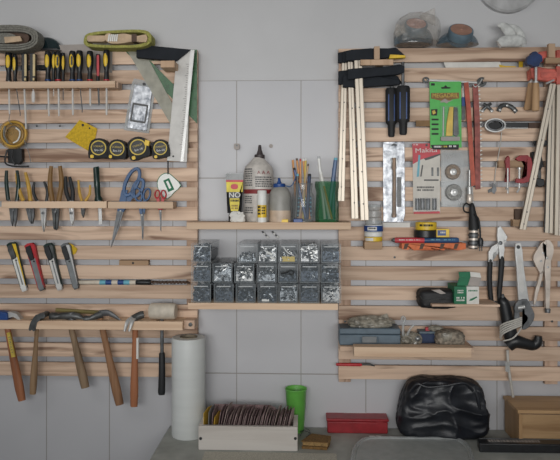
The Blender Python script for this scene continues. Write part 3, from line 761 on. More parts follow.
# utility knives
UK = 'snap-off utility knives'
def knife(label, A, Bq, body, side, channel, cap, slider, extra=None, w=5.4):
    f = Fr(A, Bq); L = f.L; d = SF + .001
    t = thing('utility_knife', label, 'knife', *Bq, SF + .008, UK)
    obj('body', prism(B(), f.poly([(1.5, -w), (0, -w * .3), (0.5, w * .5), (4, w * .95), (14, w * .8), (L * .55, w * .7), (L - 2, w * .6), (L, 0), (L - 1, -w * .6), (L * .5, -w * .7), (12, -w * .85)]), d + .012, d), side, t, bevel=.002)
    obj('side_grip', prism(B(), f.poly([(2, w * .1), (3, w * .75), (14, w * .7), (L * .6, w * .6), (L - 4, w * .5), (L - 5, w * .3), (L * .5, w * .3), (13, w * .3)]), d + .0135, d + .006), body, t, bevel=.001)
    obj('blade_channel', prism(B(), f.poly([(16, -w * .62), (16, w * .36), (L - .5, w * .44), (L, 0), (L - .6, -w * .5)]), d + .0142, d + .006), channel, t, bevel=.0006)
    obj('channel_slot', prism(B(), f.poly([(20, -w * .14), (20, w * .06), (L - 6, w * .12), (L - 6, -w * .12)]), d + .0146, d + .012), 'grey', t)
    s = obj('slider', prism(B(), f.poly([(3, -w * .85), (2.4, w * .02), (17, w * .1), (17.5, -w * .7), (8, -w * 1.0)]), d + .0175, d + .006), slider, t, bevel=.0015)
    obj('slider_rivet', prism(B(), [(f(19)[0] + a, f(19)[1] + b) for a, b in circ(0, 0, .9)], d + .0155, d + .012), 'black', t)
    obj('end_cap', prism(B(), f.poly([(L - 4.5, -w * .62), (L - 4.5, w * .6), (L + .6, w * .45), (L + 1, -w * .4)]), d + .0128, d + .001), cap, t, bevel=.001)
    return t, f
knife('yellow and black utility knife with white blade channel', (10.8, 242), (24.2, 290.5), 'yellow', 'darkgreen', 'white', 'white', 'iron')
knife('red and black utility knife', (29, 243), (41.5, 290), 'red', 'red', 'grey', 'iron', 'black')
knife('silver utility knife with green edge and black slider', (47.6, 243), (59.6, 289.5), 'iron', 'darkgreen', 'whiteblade', 'steel', 'black')
knife('all-metal grey utility knife on a yellow scrap', (64.8, 243), (76, 288.5), 'steel', 'dsteel', 'grey', 'iron', 'black', w=5)
obj('yellow_scrap', prism(B(), [(68, 242.5), (73, 245), (77.4, 249), (75.5, 253.5), (70, 256), (67.5, 250)], SF + .0028, SF + .0006), 'yelcloth', None, 'yellow scrap behind the grey metal utility knife', 'scrap')
# small block and taped rod in the gaps
t = thing('wood_offcut', 'small wooden offcut with a drilled hole wedged in a slat gap', 'block', 133, 265.5, .05)
obj('offcut_block', pbox(B(), 119, 260.3, 148.5, 265.3, .022, .002), 'block', t, bevel=.001)
obj('drilled_hole', lathe(B(), [(.0036, 0), (.0036, .0006)], W(133, 263, .022), (0, -1, 0), 12), 'blackink', t)
t = thing('taped_rod', 'long rod wrapped in blue tape with a twisted brown end lying in a slat gap', 'rod', 135, 285.5, .05)
RY = 282.4
obj('white_tip', ptube(B(), [(76, RY, .024), (78, RY, .024), (100, RY, .024)], [1, 2.2, 2.3]), 'offwhite', t, 'white tip')
for k in range(6):
    x = 100 + 6 * k; obj('tape_wrap', ptube(B(), [(x, RY, .024), (x + 6, RY, .024)], 2.5), ['teal', 'deepblue', 'offwhite', 'deepblue', 'teal', 'offwhite'][k], t)
obj('black_band', ptube(B(), [(136, RY, .024), (138, RY, .024), (150, RY, .024), (151, RY, .024)], [2, 2.6, 2.6, 1.8]), 'black', t, 'black band')
bm = B(); tube(bm, [W(151 + i * .5, RY, .024) + Vector((0, -.0022 * math.cos(i * .9), .0022 * math.sin(i * .9))) for i in range(78)], .0034, 8)
obj('twisted_end', bm, 'dkbrown', t, 'twisted brown end')

# hammers
HM = 'hammers in the lower rail'
HD = .071
def hammer(label, A, Bq, radii, hm, n=10, cat='hammer', name='hammer'):
    f = Fr(A, Bq)
    t = thing(name, label, cat, *Bq, HD, HM)
    k = len(radii) - 1
    obj('handle', ptube(B(), [(*f(f.L * i / k), HD) for i in range(k + 1)], radii, 14, .75, sm=4), hm, t)
    return t, f
t, f = hammer('hammer with blue head and reddish handle bearing a yellow label', (5, 316), (22, 400.5), [2.4, 3, 3.4, 3.6, 4.1, 4.4, 4.6, 3.8], 'h_red')
obj('head', prism(B(), [(-12, 312), (0, 311.5), (7, 313), (8, 326), (0, 326.5), (-10, 324)], HD + .02, HD - .012), 'deepblue', t, 'blue painted head', bevel=.003)
obj('claw', prism(B(), [(6, 312.6), (12, 312.4), (17, 314.6), (21, 320), (22, 321.4), (18, 320), (13, 317), (7, 318)], HD + .012, HD - .01, 2), 'steel', t, bevel=.001)
obj('handle_label', prism(B(), f.poly([(17, -1.8), (17, 1.4), (42, 1.7), (42, -1.8)]), HD + .0105, HD + .004), 'gold', t, 'yellow label')
lettering(t, 'STANLEY', *f(29.5, -.1), HD + .0109, 2.2, 'ink', 79, 1.4)
t, f = hammer('slim hammer with small black claw head and pale tan handle', (37.5, 318), (32.8, 394), [1.8, 2.2, 2.2, 2.4, 3, 3.5, 3.7, 3.2], 'h_tan')
obj('head', prism(B(), [(32.6, 319), (35.6, 315), (39, 314.4), (40.4, 313.2), (44.4, 313.4), (45, 316.6), (43.6, 318.4), (41, 318.4), (39.4, 320.6), (36.8, 323), (35, 330.4), (32.8, 331), (31.8, 329.6), (30, 331), (28.6, 329), (30.4, 322.6)], HD + .032, HD - .004, 2), 'iron', t, bevel=.003)
t, f = hammer('old ball-pein hammer with grey worn handle and dark round face', (69, 318), (85.4, 387.6), [2.4, 3, 3.2, 3.4, 4, 4.4, 4.6, 4.2], 'h_old')
obj('head', ptube(B(), [(50, 316.5, HD), (51.5, 316.5, HD), (56, 316.5, HD), (58.5, 316.5, HD), (63, 316, HD), (73, 316, HD), (78, 316.5, HD), (84, 319, HD)], [3.4, 4.2, 4.2, 3, 3.6, 4.2, 3.6, 1.6], 14), 'iron', t)
obj('ferrule', ptube(B(), [(71, 312.5, HD), (72.4, 321, HD)], 3.6, 12), 'dsteel', t)
t, f = hammer('claw hammer with long curved claw and scuffed brown handle', (100, 318), (119.8, 404.6), [2.6, 3.2, 3.3, 3.5, 4, 4.6, 4.8, 4.2], 'h_brown')
obj('head', ptube(B(), [(84.5, 319.5, HD + .01), (87, 319, HD + .01), (90, 318.6, HD + .008), (95, 316.5, HD + .004), (102, 314, HD)], [3.4, 3.6, 2.6, 3, 4.2], 14), 'iron', t)
for o in (0, .010): obj('claw', ptube(B(), [(100, 313.6, HD + .004 - o), (108, 313, HD + .006 - o), (115, 316.5, HD + .008 - o), (121.5, 321, HD + .012 - o)], [3.6, 3, 2, .6], 10, .45, sm=4), 'dsteel', t)
t, f = hammer('claw hammer with steel claws pointing at the viewer and orange-brown handle', (135.4, 318), (134, 406.4), [2.6, 2.9, 2.9, 3.1, 3.5, 4, 4.2, 3.6], 'h_red')
obj('head', ptube(B(), [(144, 314.5, HD), (141, 315, HD + .002), (137, 316.5, HD + .006), (133, 319, HD + .014)], [3.6, 4, 3.6, 3.8], 14), 'iron', t)
for o in (-2, 2.4): obj('claw', ptube(B(), [(133 + o * .4, 318.5, HD + .016), (129.5 + o, 322, HD + .03), (126.6 + o, 331.5, HD + .042)], [2.6, 2.2, 1.2], 10, .6, sm=4), 'steel', t)
obj('price_sticker', prism(B(), [(136.4, 338), (138.4, 338), (138.4, 359), (136.2, 359)], HD + .0095, HD + .002), 'paper', t, 'white price sticker')
t = thing('rubber_mallet', 'white rubber mallet with a black grip, at the right end of the hammer rail', 'mallet', 162, 394, HD, HM)
bm = B(); c0 = W(150.2, 310.9, HD); L = 26.5 * U(HD); r0 = 8.2 * U(HD)
lathe(bm, [(r0 * .85, 0), (r0 * .98, .004), (r0, L * .5), (r0 * .98, L - .004), (r0 * .85, L)], c0, (1, -.06, 0), 26)
obj('head', bm, 'offwhite', t)
obj('shaft', ptube(B(), [(162, 314, HD), (162, 354, HD)], 1.8, 12), 'dsteel', t)
obj('grip', ptube(B(), [(162, 352.5, HD), (162, 354, HD), (162, 375, HD), (161.6, 392, HD), (161.6, 394.4, HD)], [2.4, 3.1, 3.4, 3.7, 3.2], 14), 'blackrub', t)
obj('wood_stick', ptube(B(), [(56, 310, .0415), (100, 312.6, .0415)], 2, 8), 'olive_wood', None, 'olive coloured stick lying behind the dark hammer heads', 'stick')

obj('magnet_strip', pbox(B(), 21, 63.2, 46.5, 69.4, .0255, .0165), 'black', None, 'dark strip glimpsed in the slat gap behind the two files', 'strip')
# ================================================================== CENTRE
GD = .098
GY = 222.6
t = thing('glue_tube', 'yellow and black glue tube standing on its cap beside the tall glue bottle', 'glue tube', 234.5, GY, GD)
obj('cap', plathe(B(), 234.5, GD, [(5.4, 213.5), (6, 216), (6.2, GY - .3)]), 'black', t)
bm = B()
n = 20
secs = [(7.2, 213, 5.4), (7.6, 206, 5.2), (8, 195, 4.2), (8.4, 183, 2.4), (8.7, 180, .9), (8.8, 173.5, .7)]
rs = []
for w_, y, th in secs:
    c = W(234.5, y, GD); u = U(GD)
    rs.append([bm.verts.new(c + Vector((w_ * u * math.cos(2 * math.pi * k / n), th * u * math.sin(2 * math.pi * k / n), 0))) for k in range(n)])
for a, b in zip(rs, rs[1:]):
    for k in range(n): bm.faces.new((a[k], a[(k + 1) % n], b[(k + 1) % n], b[k]))
bm.faces.new(rs[0]); bm.faces.new(rs[-1])
obj('tube_body', bm, 'black', t)
g2 = GD + 5.5 * U(GD)
obj('crimp', prism(B(), [(225.6, 173), (243.4, 173), (243.2, 180.4), (225.8, 180.4)], GD + .005, GD - .005), 'clear2', t, 'clear crimped end')
obj('red_band', prism(B(), [(226, 180), (243, 180), (243, 182), (226, 182)], g2 - .006, GD), 'packred', t, 'red stripe')
obj('front_label', prism(B(), [(226.2, 182), (242.8, 182), (242.5, 192), (239.5, 192), (239.3, 204), (238, 211), (231, 211), (229.8, 204), (229.6, 192), (226.5, 192)], g2, GD), 'lemon', t, 'yellow label')
obj('label_patch', prism(B(), rrect(229.6, 192, 239.4, 198.4, .5), g2 + .0006, GD), 'black', t)
obj('maker_mark', prism(B(), oval(234.4, 186.6, 3.6, 2.6), g2 + .0008, GD), 'packred', t, 'red and white mark')
lettering(t, 'NO', 234.6, 195.2, g2 + .001, 5.2, 'white', 0, 1.05)
marks(t, 230.5, 199.5, 238.8, 203, g2 + .0007, 'blackink', 1, 3)
marks(t, 231.5, 205, 237.8, 210, g2 + .0007, 'brownrub', 2, 4)
obj('crumpled_wrapper', blob(B(), W(237.4, 217.6, GD + .028), (6 * U(GD), .008, 5 * U(GD)), .35, 2.2, 5, 3, 3, squash=-.92), 'paper', None, 'crumpled white wrapper in front of the yellow glue tube', 'wrapper')
t = thing('glue_bottle', 'tall white glue bottle with grey print, a red band and dark nozzle', 'glue bottle', 258.5, GY, GD - .028)
bd = GD - .028; q = bd + 15 * U(bd)
obj('bottle_body', plathe(B(), 258.6, bd, [(5.2, 157.6), (6.2, 159.2), (10, 163), (13.4, 166.5), (14.9, 171), (15.2, 176), (15.2, 219), (14.4, GY - .2)], 40), 'bottle', t)
obj('nozzle_collar', plathe(B(), 259.6, bd, [(4.6, 154.6), (5.2, 155), (5.2, 158.6), (5, 159)], 20), 'capdark', t)
obj('nozzle', plathe(B(), 259.8, bd, [(1.2, 145), (1.5, 146), (2, 150), (3.4, 154), (3.6, 155)], 16), 'capdark', t)
def wrap(cx, d, r, y0, y1, a0, a1, m, parent, name, label=None, n=16, off=.0004):
    """printed patch that follows a round body (angles in degrees, 0 faces the room)"""
    bm = B(); u = U(d); rr = r * u + off
    c0, c1 = W(cx, y0, d), W(cx, y1, d)
    A = [math.radians(a0 + (a1 - a0) * k / n) for k in range(n + 1)]
    top = [bm.verts.new((c0.x + rr * math.sin(a), c0.y - rr * math.cos(a), c0.z)) for a in A]
    bot = [bm.verts.new((c0.x + rr * math.sin(a), c0.y - rr * math.cos(a), c1.z)) for a in A]
    for k in range(n): bm.faces.new((top[k], top[k + 1], bot[k + 1], bot[k]))
    return obj(name, bm, m, parent, label)
wrap(258.6, bd, 15.2, 189.5, 193.8, -75, 75, 'darkred', t, 'red_band', 'dark red band')
def wrapmarks(parent, cx, d, r, x0, x1, y0, y1, rows, m, seed):
    rnd = random.Random(seed); bm = B(); u = U(d); c = W(cx, y0, d); rr = r * u + .0006
    for k in range(rows):
        y = y0 + (y1 - y0) * k / rows; x = x0
        za, zb = W(cx, y, d).z, W(cx, y + (y1 - y0) / rows * .6, d).z
        while x < x1:
            w_ = min(rnd.uniform(.6, 2.2), x1 - x)
            aa = [math.asin(max(-.99, min(.99, (v - cx) / r))) for v in (x, x + w_)]
            p = [(c.x + rr * math.sin(a), c.y - rr * math.cos(a)) for a in aa]
            bm.faces.new([bm.verts.new((*p[0], za)), bm.verts.new((*p[1], za)), bm.verts.new((*p[1], zb)), bm.verts.new((*p[0], zb))])
            x += w_ + .4
    return obj('lettering', bm, m, parent)
wrapmarks(t, 258.6, bd, 15.2, 245.5, 253.5, 169, 187, 8, 'ink', 11)
wrapmarks(t, 258.6, bd, 15.2, 256.5, 272, 177, 188, 5, 'ink', 12)
wrapmarks(t, 258.6, bd, 15.2, 245.5, 253, 196, 204, 4, 'ink', 13)
wrapmarks(t, 258.6, bd, 15.2, 245.5, 254, 207, 214, 3, 'ink', 14)
lettering(t, 'A A A', 263.5, 172.6, q + .0005, 3.6, 'darkred')
t = thing('glue_stick', 'white glue stick with a yellow label in front of the tall glue bottle', 'glue stick', 262, GY, GD + .038)
gd = GD + .038
obj('stick_body', plathe(B(), 262, gd, [(4.6, 204.5), (4.6, 218), (4.7, GY)], 24), 'yellow', t, 'yellow labelled body')
obj('base_ring', plathe(B(), 262, gd, [(4.8, 217.5), (4.8, GY - .05)], 24), 'white', t)
obj('cap', plathe(B(), 262, gd, [(4.2, 190.4), (4.6, 191), (4.8, 204), (4.7, 205)], 24), 'white', t)
wrapmarks(t, 262, gd, 4.6, 258.2, 261, 206, 216, 3, 'blackink', 15)
wrapmarks(t, 262, gd, 4.6, 262, 265, 207, 215, 3, 'blackink', 16)
GDs = GD; GD = .115
t = thing('glue_dispenser', 'squat cloudy bottle with beige glue at the bottom and blue cap', 'glue bottle', 279.5, GY, GD)
obj('bottle_body', plathe(B(), 280, GD, [(6, 187), (8.2, 189), (10.2, 193), (10.8, 198), (10.9, 210.5)], 36, True), 'gluegrey', t)
obj('glue_fill', plathe(B(), 280, GD, [(10.9, 210.4), (10.9, 218), (10.8, 221.6), (10, GY - .2)], 36), 'gluebeige', t, 'beige glue showing through')
obj('blue_cap', plathe(B(), 279.2, GD, [(5.6, 183.6), (6.1, 184.2), (6.1, 187.2), (5.8, 187.8)], 24), 'deepblue', t, 'blue cap')
obj('nozzle', plathe(B(), 279.2, GD, [(.9, 178), (1.3, 178.6), (1.6, 181), (2.6, 183.8)], 14), 'deepblue', t)
obj('hose', ptube(B(), [(284.8, 185.5, GD), (290, 186.5, GD + .006), (293.4, 183, GD + .006), (295.5, 177, GD + .003)], .55, 8, sm=5), 'blue', t, 'thin blue hose')
GD = GDs
obj('small_cap', pbox(B(), 280.6, 219.3, 288.2, 222.7, .146, .130), 'yellow', None, 'small yellow plug at the shelf edge under the cloudy glue bottle', 'plug', bevel=.001)
obj('small_cap', pbox(B(), 293.4, 218.8, 302.6, 222.7, .146, .126), 'deepblue', None, 'small blue cap at the shelf edge in front of the pencil jar', 'cap', bevel=.0015)
# jar of pencils
t = thing('pencil_jar', 'clear glass jar full of pencils and brushes', 'jar', 303, GY, GD)
obj('jar_wall', plathe(B(), 303, GD, [(9.4, 183.6), (9.6, 186), (9.4, 188), (9.4, 192), (11, 195), (11.3, 199), (11.3, 218), (10, GY - .2)], 32, False), 'glass', t)
obj('jar_rim', tube(B(), [W(303, 183.8, GD) + Vector((9.5 * U(GD) * math.cos(a), 9.5 * U(GD) * math.sin(a), 0)) for a in [2 * math.pi * k / 28 for k in range(28)]], .0012, 6, closed=True), 'glass', t)
obj('jar_base', plathe(B(), 303, GD, [(10, 220.5), (10, GY - .2)], 24), 'glass', t)
bm = B()
for k in range(4): prism(bm, rrect(295, 196.5 + 4.6 * k, 312, 199 + 4.6 * k, .5), GD + 11.2 * U(GD), GD + 10.8 * U(GD))
obj('wrapped_label', prism(B(), rrect(295.5, 196, 311.5, 217, .5), GD - .008, GD - .0085), 'navy', t, 'dark blue and white striped lining')
bm2 = B()
for k in range(5): prism(bm2, [(295.5, 197.5 + 4.2 * k), (311.5, 197.5 + 4.2 * k), (311.5, 199 + 4.2 * k), (295.5, 199 + 4.2 * k)], GD - .0076, GD - .008)
obj('lining_stripe', bm2, 'teal', t); bm.free()
PN = 'pencils and brushes in the glass jar'
def stick(name, label, cat, A, Bq, r, m, tip=None, grp=PN, d=GD, tipn='tip', dd=0):
    t = thing(name, label, cat, *Bq, d + dd, grp); f = Fr(A, Bq)
    obj('shaft', ptube(B(), [(*A, d + dd * 1.4), (*Bq, d + dd)], r, 6), m, t)
    if tip: obj(tipn, ptube(B(), [(*f(-2.2), d + dd * 1.4), (*f(.1), d + dd * 1.4)], [r * .9, r * 1.02], 8), tip, t)
for k, (A, Bq, r, m, tp_, nm, lb) in enumerate((
        ((292.8, 160), (297.5, 219), 1.1, 'pencil', None, 'pencil', 'orange pencil at the far left of the glass jar'),
        ((297, 160.5), (304, 219), 1.1, 'pencil', 'dkbrown', 'pencil', 'orange pencil leaning right from the left side of the glass jar'),
        ((300.4, 161), (301, 219), 1.0, 'pencil', 'red', 'pencil', 'orange pencil with red end in the middle of the glass jar'),
        ((303.6, 161), (309.5, 219), 1.3, 'pencil', 'white', 'pencil', 'long orange pencil with a white end in the glass jar'),
        ((305.8, 160.5), (303, 219), 1.0, 'gold', 'white', 'pencil', 'yellowish pencil with white end in the glass jar'),
        ((308, 166), (299, 219), .9, 'tan', 'dkbrown', 'paintbrush', 'thin paintbrush with brown bristles leaning right in the glass jar'),
        ((294.6, 170), (306, 219), 1.4, 'deepblue', 'black', 'pen', 'blue pen with a black end leaning left in the glass jar'),
        ((309.4, 176), (307, 219), 1.7, 'navy', 'black', 'marker_pen', 'short dark marker at the right side of the glass jar'),
        ((297.6, 176), (295.6, 219), 1.3, 'black', 'teal', 'pen', 'black pen with pale blue end in the glass jar'))):
    stick(nm, lb, nm.replace('_', ' '), A, Bq, r, m, tp_, dd=(-.012 + .003 * k))
# green container
t = thing('green_tumbler', 'green translucent tumbler holding pens, at the right end of the glue shelf', 'tumbler', 327, GY, GD)
obj('tumbler_wall', plathe(B(), 327, GD, [(12, 181.5), (12, 187), (10.6, 192), (11, 200), (11.8, 214), (11.6, GY - .1)], 8, False), 'greenglass', t, bevel=0)
obj('tumbler_base', plathe(B(), 327, GD, [(10.8, 220.6), (10.8, GY - .1)], 8), 'greenglass', t)
PG = 'pens and tools in the green tumbler'
stick('pen', 'white pen leaning left in the green tumbler', 'pen', (318.8, 158.5), (325, 219), 1.6, 'white', 'clear2', PG, dd=.006)
stick('pencil', 'short white-ended pencil leaning left at the front of the green tumbler', 'pencil', (321, 174), (330, 219), 1.9, 'paper', 'white', PG, dd=.012)
stick('pen', 'blue pen leaning right in the green tumbler', 'pen', (335.6, 160), (328, 219), 2, 'blue', 'teal', PG, dd=.004)
stick('pen', 'dark blue pen nearly upright in the green tumbler', 'pen', (334, 170), (333, 219), 1.9, 'deepblue', 'navy', PG, dd=-.008)
stick('pencil', 'yellow pencil low inside the green tumbler', 'pencil', (324, 186), (332, 219), 1.0, 'pencil', None, PG, dd=.018)

# ------------------------------------------------------------------ screw bins
BF, BD = .205, .185
u = U(BF)
BW, BH = 19.9 * u, 19.8 * u
ROW0 = BINZ + .0004
def bin_proto():
    t = bpy.data.objects.new('storage_bin', None); COL.objects.link(t); WL[t.name] = Vector((0, 0, 0)); t.empty_display_size = .02
    h = BH - .0015; w = BW / 2; th = .0016
    # open-topped shell, origin at the bottom of the front
    def shell(bm, lo, hi): wbox(bm, lo, hi)
    bm = B(); n = []
    prof = [(-w, 0), (w, 0), (w, h * .97), (-w, h * .97)]
    o = [bm.verts.new((x, y, z)) for y in (0, BD) for x, z in ((-w * .93, .0), (w * .93, .0), (w, h * .96), (-w, h * .96))]
    i_ = [bm.verts.new((x, y, z)) for y in (th, BD - th) for x, z in ((-w * .93 + th, th), (w * .93 - th, th), (w - th, h * .96), (-w + th, h * .96))]
    for a in (o, i_):
        bm.faces.new((a[0], a[1], a[2], a[3])); bm.faces.new((a[4], a[5], a[6], a[7])); bm.faces.new((a[0], a[1], a[5], a[4])); bm.faces.new((a[1], a[2], a[6], a[5])); bm.faces.new((a[0], a[3], a[7], a[4]))
    bm.faces.new((o[3], o[2], i_[2], i_[3])); bm.faces.new((o[7], o[6], i_[6], i_[7])); bm.faces.new((o[2], o[6], i_[6], i_[2])); bm.faces.new((o[3], o[7], i_[7], i_[3]))
    obj('bin_shell', bm, 'binclear', t)
    bm = B()
    wbox(bm, (-w, -.001, h * .955), (w, BD, h))
    obj('lid', bm, 'binrim', t, bevel=.0015)
    bm = B()
    for x in (-1, 1): wbox(bm, (x * w * .96 - .0011, -.0012, .001), (x * w * .96 + .0011, .0005, h * .95))
    wbox(bm, (-w * .95, -.0012, 0), (w * .95, .0005, .0022)); 
    obj('front_edge', bm, 'binrim', t)
    obj('pull_lip', wbox(B(), (-w * .72, -.004, h * .81), (w * .72, 0, h * .86)), 'binlip', t, bevel=.0008)
    return t
proto = bin_proto(); first = [True]
def pile(fill, m, seed, kind):
    """a heap of small fasteners as one mesh"""
    r = random.Random(seed); bm = B(); w = BW / 2 * .84
    # solid lump below, loose pieces on its front and top
    wbox(bm, (-w, .008, .003), (w, BD - .012, .003 + BH * fill * .72))
    N = 70
    for k in range(N):
        c = Vector((r.uniform(-w * .86, w * .86), r.uniform(.006, .012) if k < 48 else r.uniform(.01, .1), .006 + BH * fill * (r.random() * .9 if k < 48 else r.uniform(.8, 1))))
        ax = Vector((r.uniform(-1, 1), r.uniform(-.35, .35), r.uniform(-1, 1))).normalized()
        L, rad = {'screw': (.012, .0013), 'nut': (.004, .0036), 'bolt': (.016, .002), 'fitting': (.011, .003)}[kind]
        L *= r.uniform(.7, 1.2)
        p = [c - ax * L / 2, c + ax * L / 2]
        for v in p:
            v.x = max(-w, min(w, v.x)); v.z = max(.004, min(BH * .88, v.z)); v.y = max(.0035, v.y)
        tube(bm, [p[0], p[0] + (p[1] - p[0]) * .2, p[0] + (p[1] - p[0]) * .22, p[1]], [rad * 1.8, rad * 1.8, rad, rad], 6)
    return bm

def pile_obj(bm, m, lab, n0):
    ob = obj('fastener_pile', bm, m, None, lab, 'fasteners', kind='stuff')
    for q in ('screwgrey', 'screwbright', 'screwdark'): ob.data.materials.append(M[q])
    rr = random.Random(n0); mix = {'screwblue': (0, 0, 0, 1, 3), 'screwgrey': (0, 1, 1, 2, 3), 'screwbright': (2, 2, 1, 3, 0)}[m]
    cur = 0; last = -1
    for i, p in enumerate(ob.data.polygons):
        k = -1 if i < 6 else (i - 6) // 20
        if k != last: last = k; cur = 3 if k < 0 else rr.choice(mix)
        p.material_index = cur
    return ob
cols = {0: [201, 223.6, 245.6, 267.5, 288.3, 309.4, 331.2], 1: [201, 222.4, 244.2, 266.6, 287.9, 309.6, 330.6], 2: [201, None, 247, 267.2, 288.3, 309.4, 331]}
yaw = {}
desc = {
 (2, 0): ('tangled blue-grey nails', 'screwblue', .72, 'bolt', 'leftmost bin, standing alone on the top of its stack'),
 (2, 2): ('a few small grey screws', 'screwgrey', .28, 'screw', 'top row, left of the pale plugs'),
 (2, 3): ('pale plugs', 'screwbright', .62, 'fitting', 'top row, left of the bin with a yellow card'),
 (2, 4): ('white cable ties and a yellow card', 'screwbright', .3, 'bolt', 'top row'),
 (2, 5): ('bright metal hooks and fittings', 'screwbright', .78, 'fitting', 'top row, right of the yellow card'),
 (2, 6): ('dense blue-black screws', 'screwblue', .7, 'screw', 'top right corner of the stack'),
 (1, 0): ('black screws', 'screwblue', .74, 'screw', 'middle row, far left'),
 (1, 1): ('long zinc bolts', 'screwgrey', .85, 'bolt', 'middle row, open-topped gap above it'),
 (1, 2): ('silvery washers and white bits', 'screwbright', .7, 'nut', 'middle row, right of the long bolts'),
 (1, 3): ('grey screws and reddish plugs', 'screwgrey', .5, 'screw', 'middle row, below the pale plugs'),
 (1, 4): ('one black clip on dark screws', 'screwblue', .3, 'screw', 'middle row, below the yellow card'),
 (1, 5): ('dull grey screws', 'screwblue', .72, 'screw', 'middle row, under fittings'),
 (1, 6): ('small blue-grey screws', 'screwblue', .6, 'nut', 'middle row, far right'),
 (0, 0): ('dark bolts with a pale washer', 'screwblue', .66, 'bolt', 'bottom row, far left'),
 (0, 1): ('fine blue-black screws', 'screwblue', .66, 'screw', 'bottom row, second from the left end'),
 (0, 2): ('black and red wall plugs', 'screwblue', .4, 'fitting', 'bottom row, third from the left end'),
 (0, 3): ('dark plugs and a white piece', 'screwblue', .45, 'fitting', 'bottom row, exact middle of the seven'),
 (0, 4): ('grey nuts', 'screwgrey', .72, 'nut', 'bottom row, third from right'),
 (0, 5): ('dark grey screws', 'screwblue', .62, 'screw', 'lowest row, second from right'),
 (0, 6): ('bright silvery screws', 'screwbright', .72, 'screw', 'bottom right corner of the stack'),
}
def copy_thing(o):
    c = o.copy(); COL.objects.link(c)
    for ch in list(o.children):
        k = ch.copy(); COL.objects.link(k); k.parent = c
    return c
rng = random.Random(3)
for row in (0, 1, 2):
    for c_, px in enumerate(cols[row]):
        if px is None: continue
        txt, m, fill, kd, where = desc[(row, c_)]
        o = proto if first[0] else copy_thing(proto); first[0] = False
        base = W(px, 290, BF)
        back_shift = 0
        o.location = (base.x, -BF + rng.uniform(0, .004), ROW0 + row * (BH + .0006))
        o['label'] = f'clear bin of {txt}, {where}'; o['category'] = 'storage bin'; o['group'] = 'stacked clear screw bins'
        WL[o.name] = Vector(o.location)
        bm = pile(fill, m, 10 * row + c_, kd)
        for v in bm.verts: v.co += Vector(o.location)
        pile_obj(bm, m, f'{txt} inside the clear bin: {where}'[:110], row * 10 + c_)
        L = Vector(o.location); wv = lambda x, y, z: L + Vector((x, y, z))
        if (row, c_) == (2, 4):
            obj('price_card', wbox(B(), wv(-.018, .0022, .003), wv(.018, .003, .017)), 'gold', None, 'yellow printed card in a top row bin', 'card')
            obj('cable_tie', tube(B(), crom([wv(-.015, .004, .045), wv(-.004, .005, .03), wv(.004, .005, .024), wv(.015, .004, .02)], 5), .0018, 6), 'white', None, 'white cable tie above the yellow card inside a bin', 'cable tie')
        if (row, c_) == (1, 4):
            obj('black_clip', tube(B(), crom([wv(-.02, .003, .026), wv(-.004, .0025, .029), wv(.006, .003, .034), wv(.016, .003, .030), (wv(.01, .003, .022)), wv(.004, .003, .027)], 5), .0035, 8), 'black', None, 'black clip inside the bin below the yellow card', 'clip')
        if (row, c_) == (2, 3):
            for k, (x, z) in enumerate(((.008, .024), (.014, .012))):
                obj('plastic_plug', tube(B(), [wv(x - .006, .0028, z + .004), wv(x + .006, .0028, z - .002)], .0035, 8), 'white', None, ['upper pale plug in a top row bin', 'lower pale plug in a top row bin'][k], 'plug')
        if (row, c_) == (0, 3):
            obj('plastic_plug', wbox(B(), wv(-.016, .001 + .0015, .003), wv(.004, .0045, .009)), 'white', None, 'white piece at the bottom front of a lowest row bin', 'plug')
# zip tie ends above the bins
t = thing('zip_tie', 'short black and white striped tie lying on the bins, left of the second', 'cable tie', 263, 236, .05, 'striped ties')
def striped(t, pts):
    for k in range(len(pts) - 1):
        obj('tie_segment', ptube(B(), [(*pts[k], .012), (*pts[k + 1], .012)], .8, 6), ['black', 'white'][k % 2], t)
striped(t, [(262, 231.4), (263.6, 233), (265.2, 234.6), (266.8, 236.2), (268.4, 237.8)])
t = thing('zip_tie', 'short black and white striped tie right of the other striped one', 'cable tie', 275, 237, .05, 'striped ties')
striped(t, [(272, 231.4), (273.6, 233), (275.2, 234.6), (276.8, 236.2), (278.4, 237.8)])
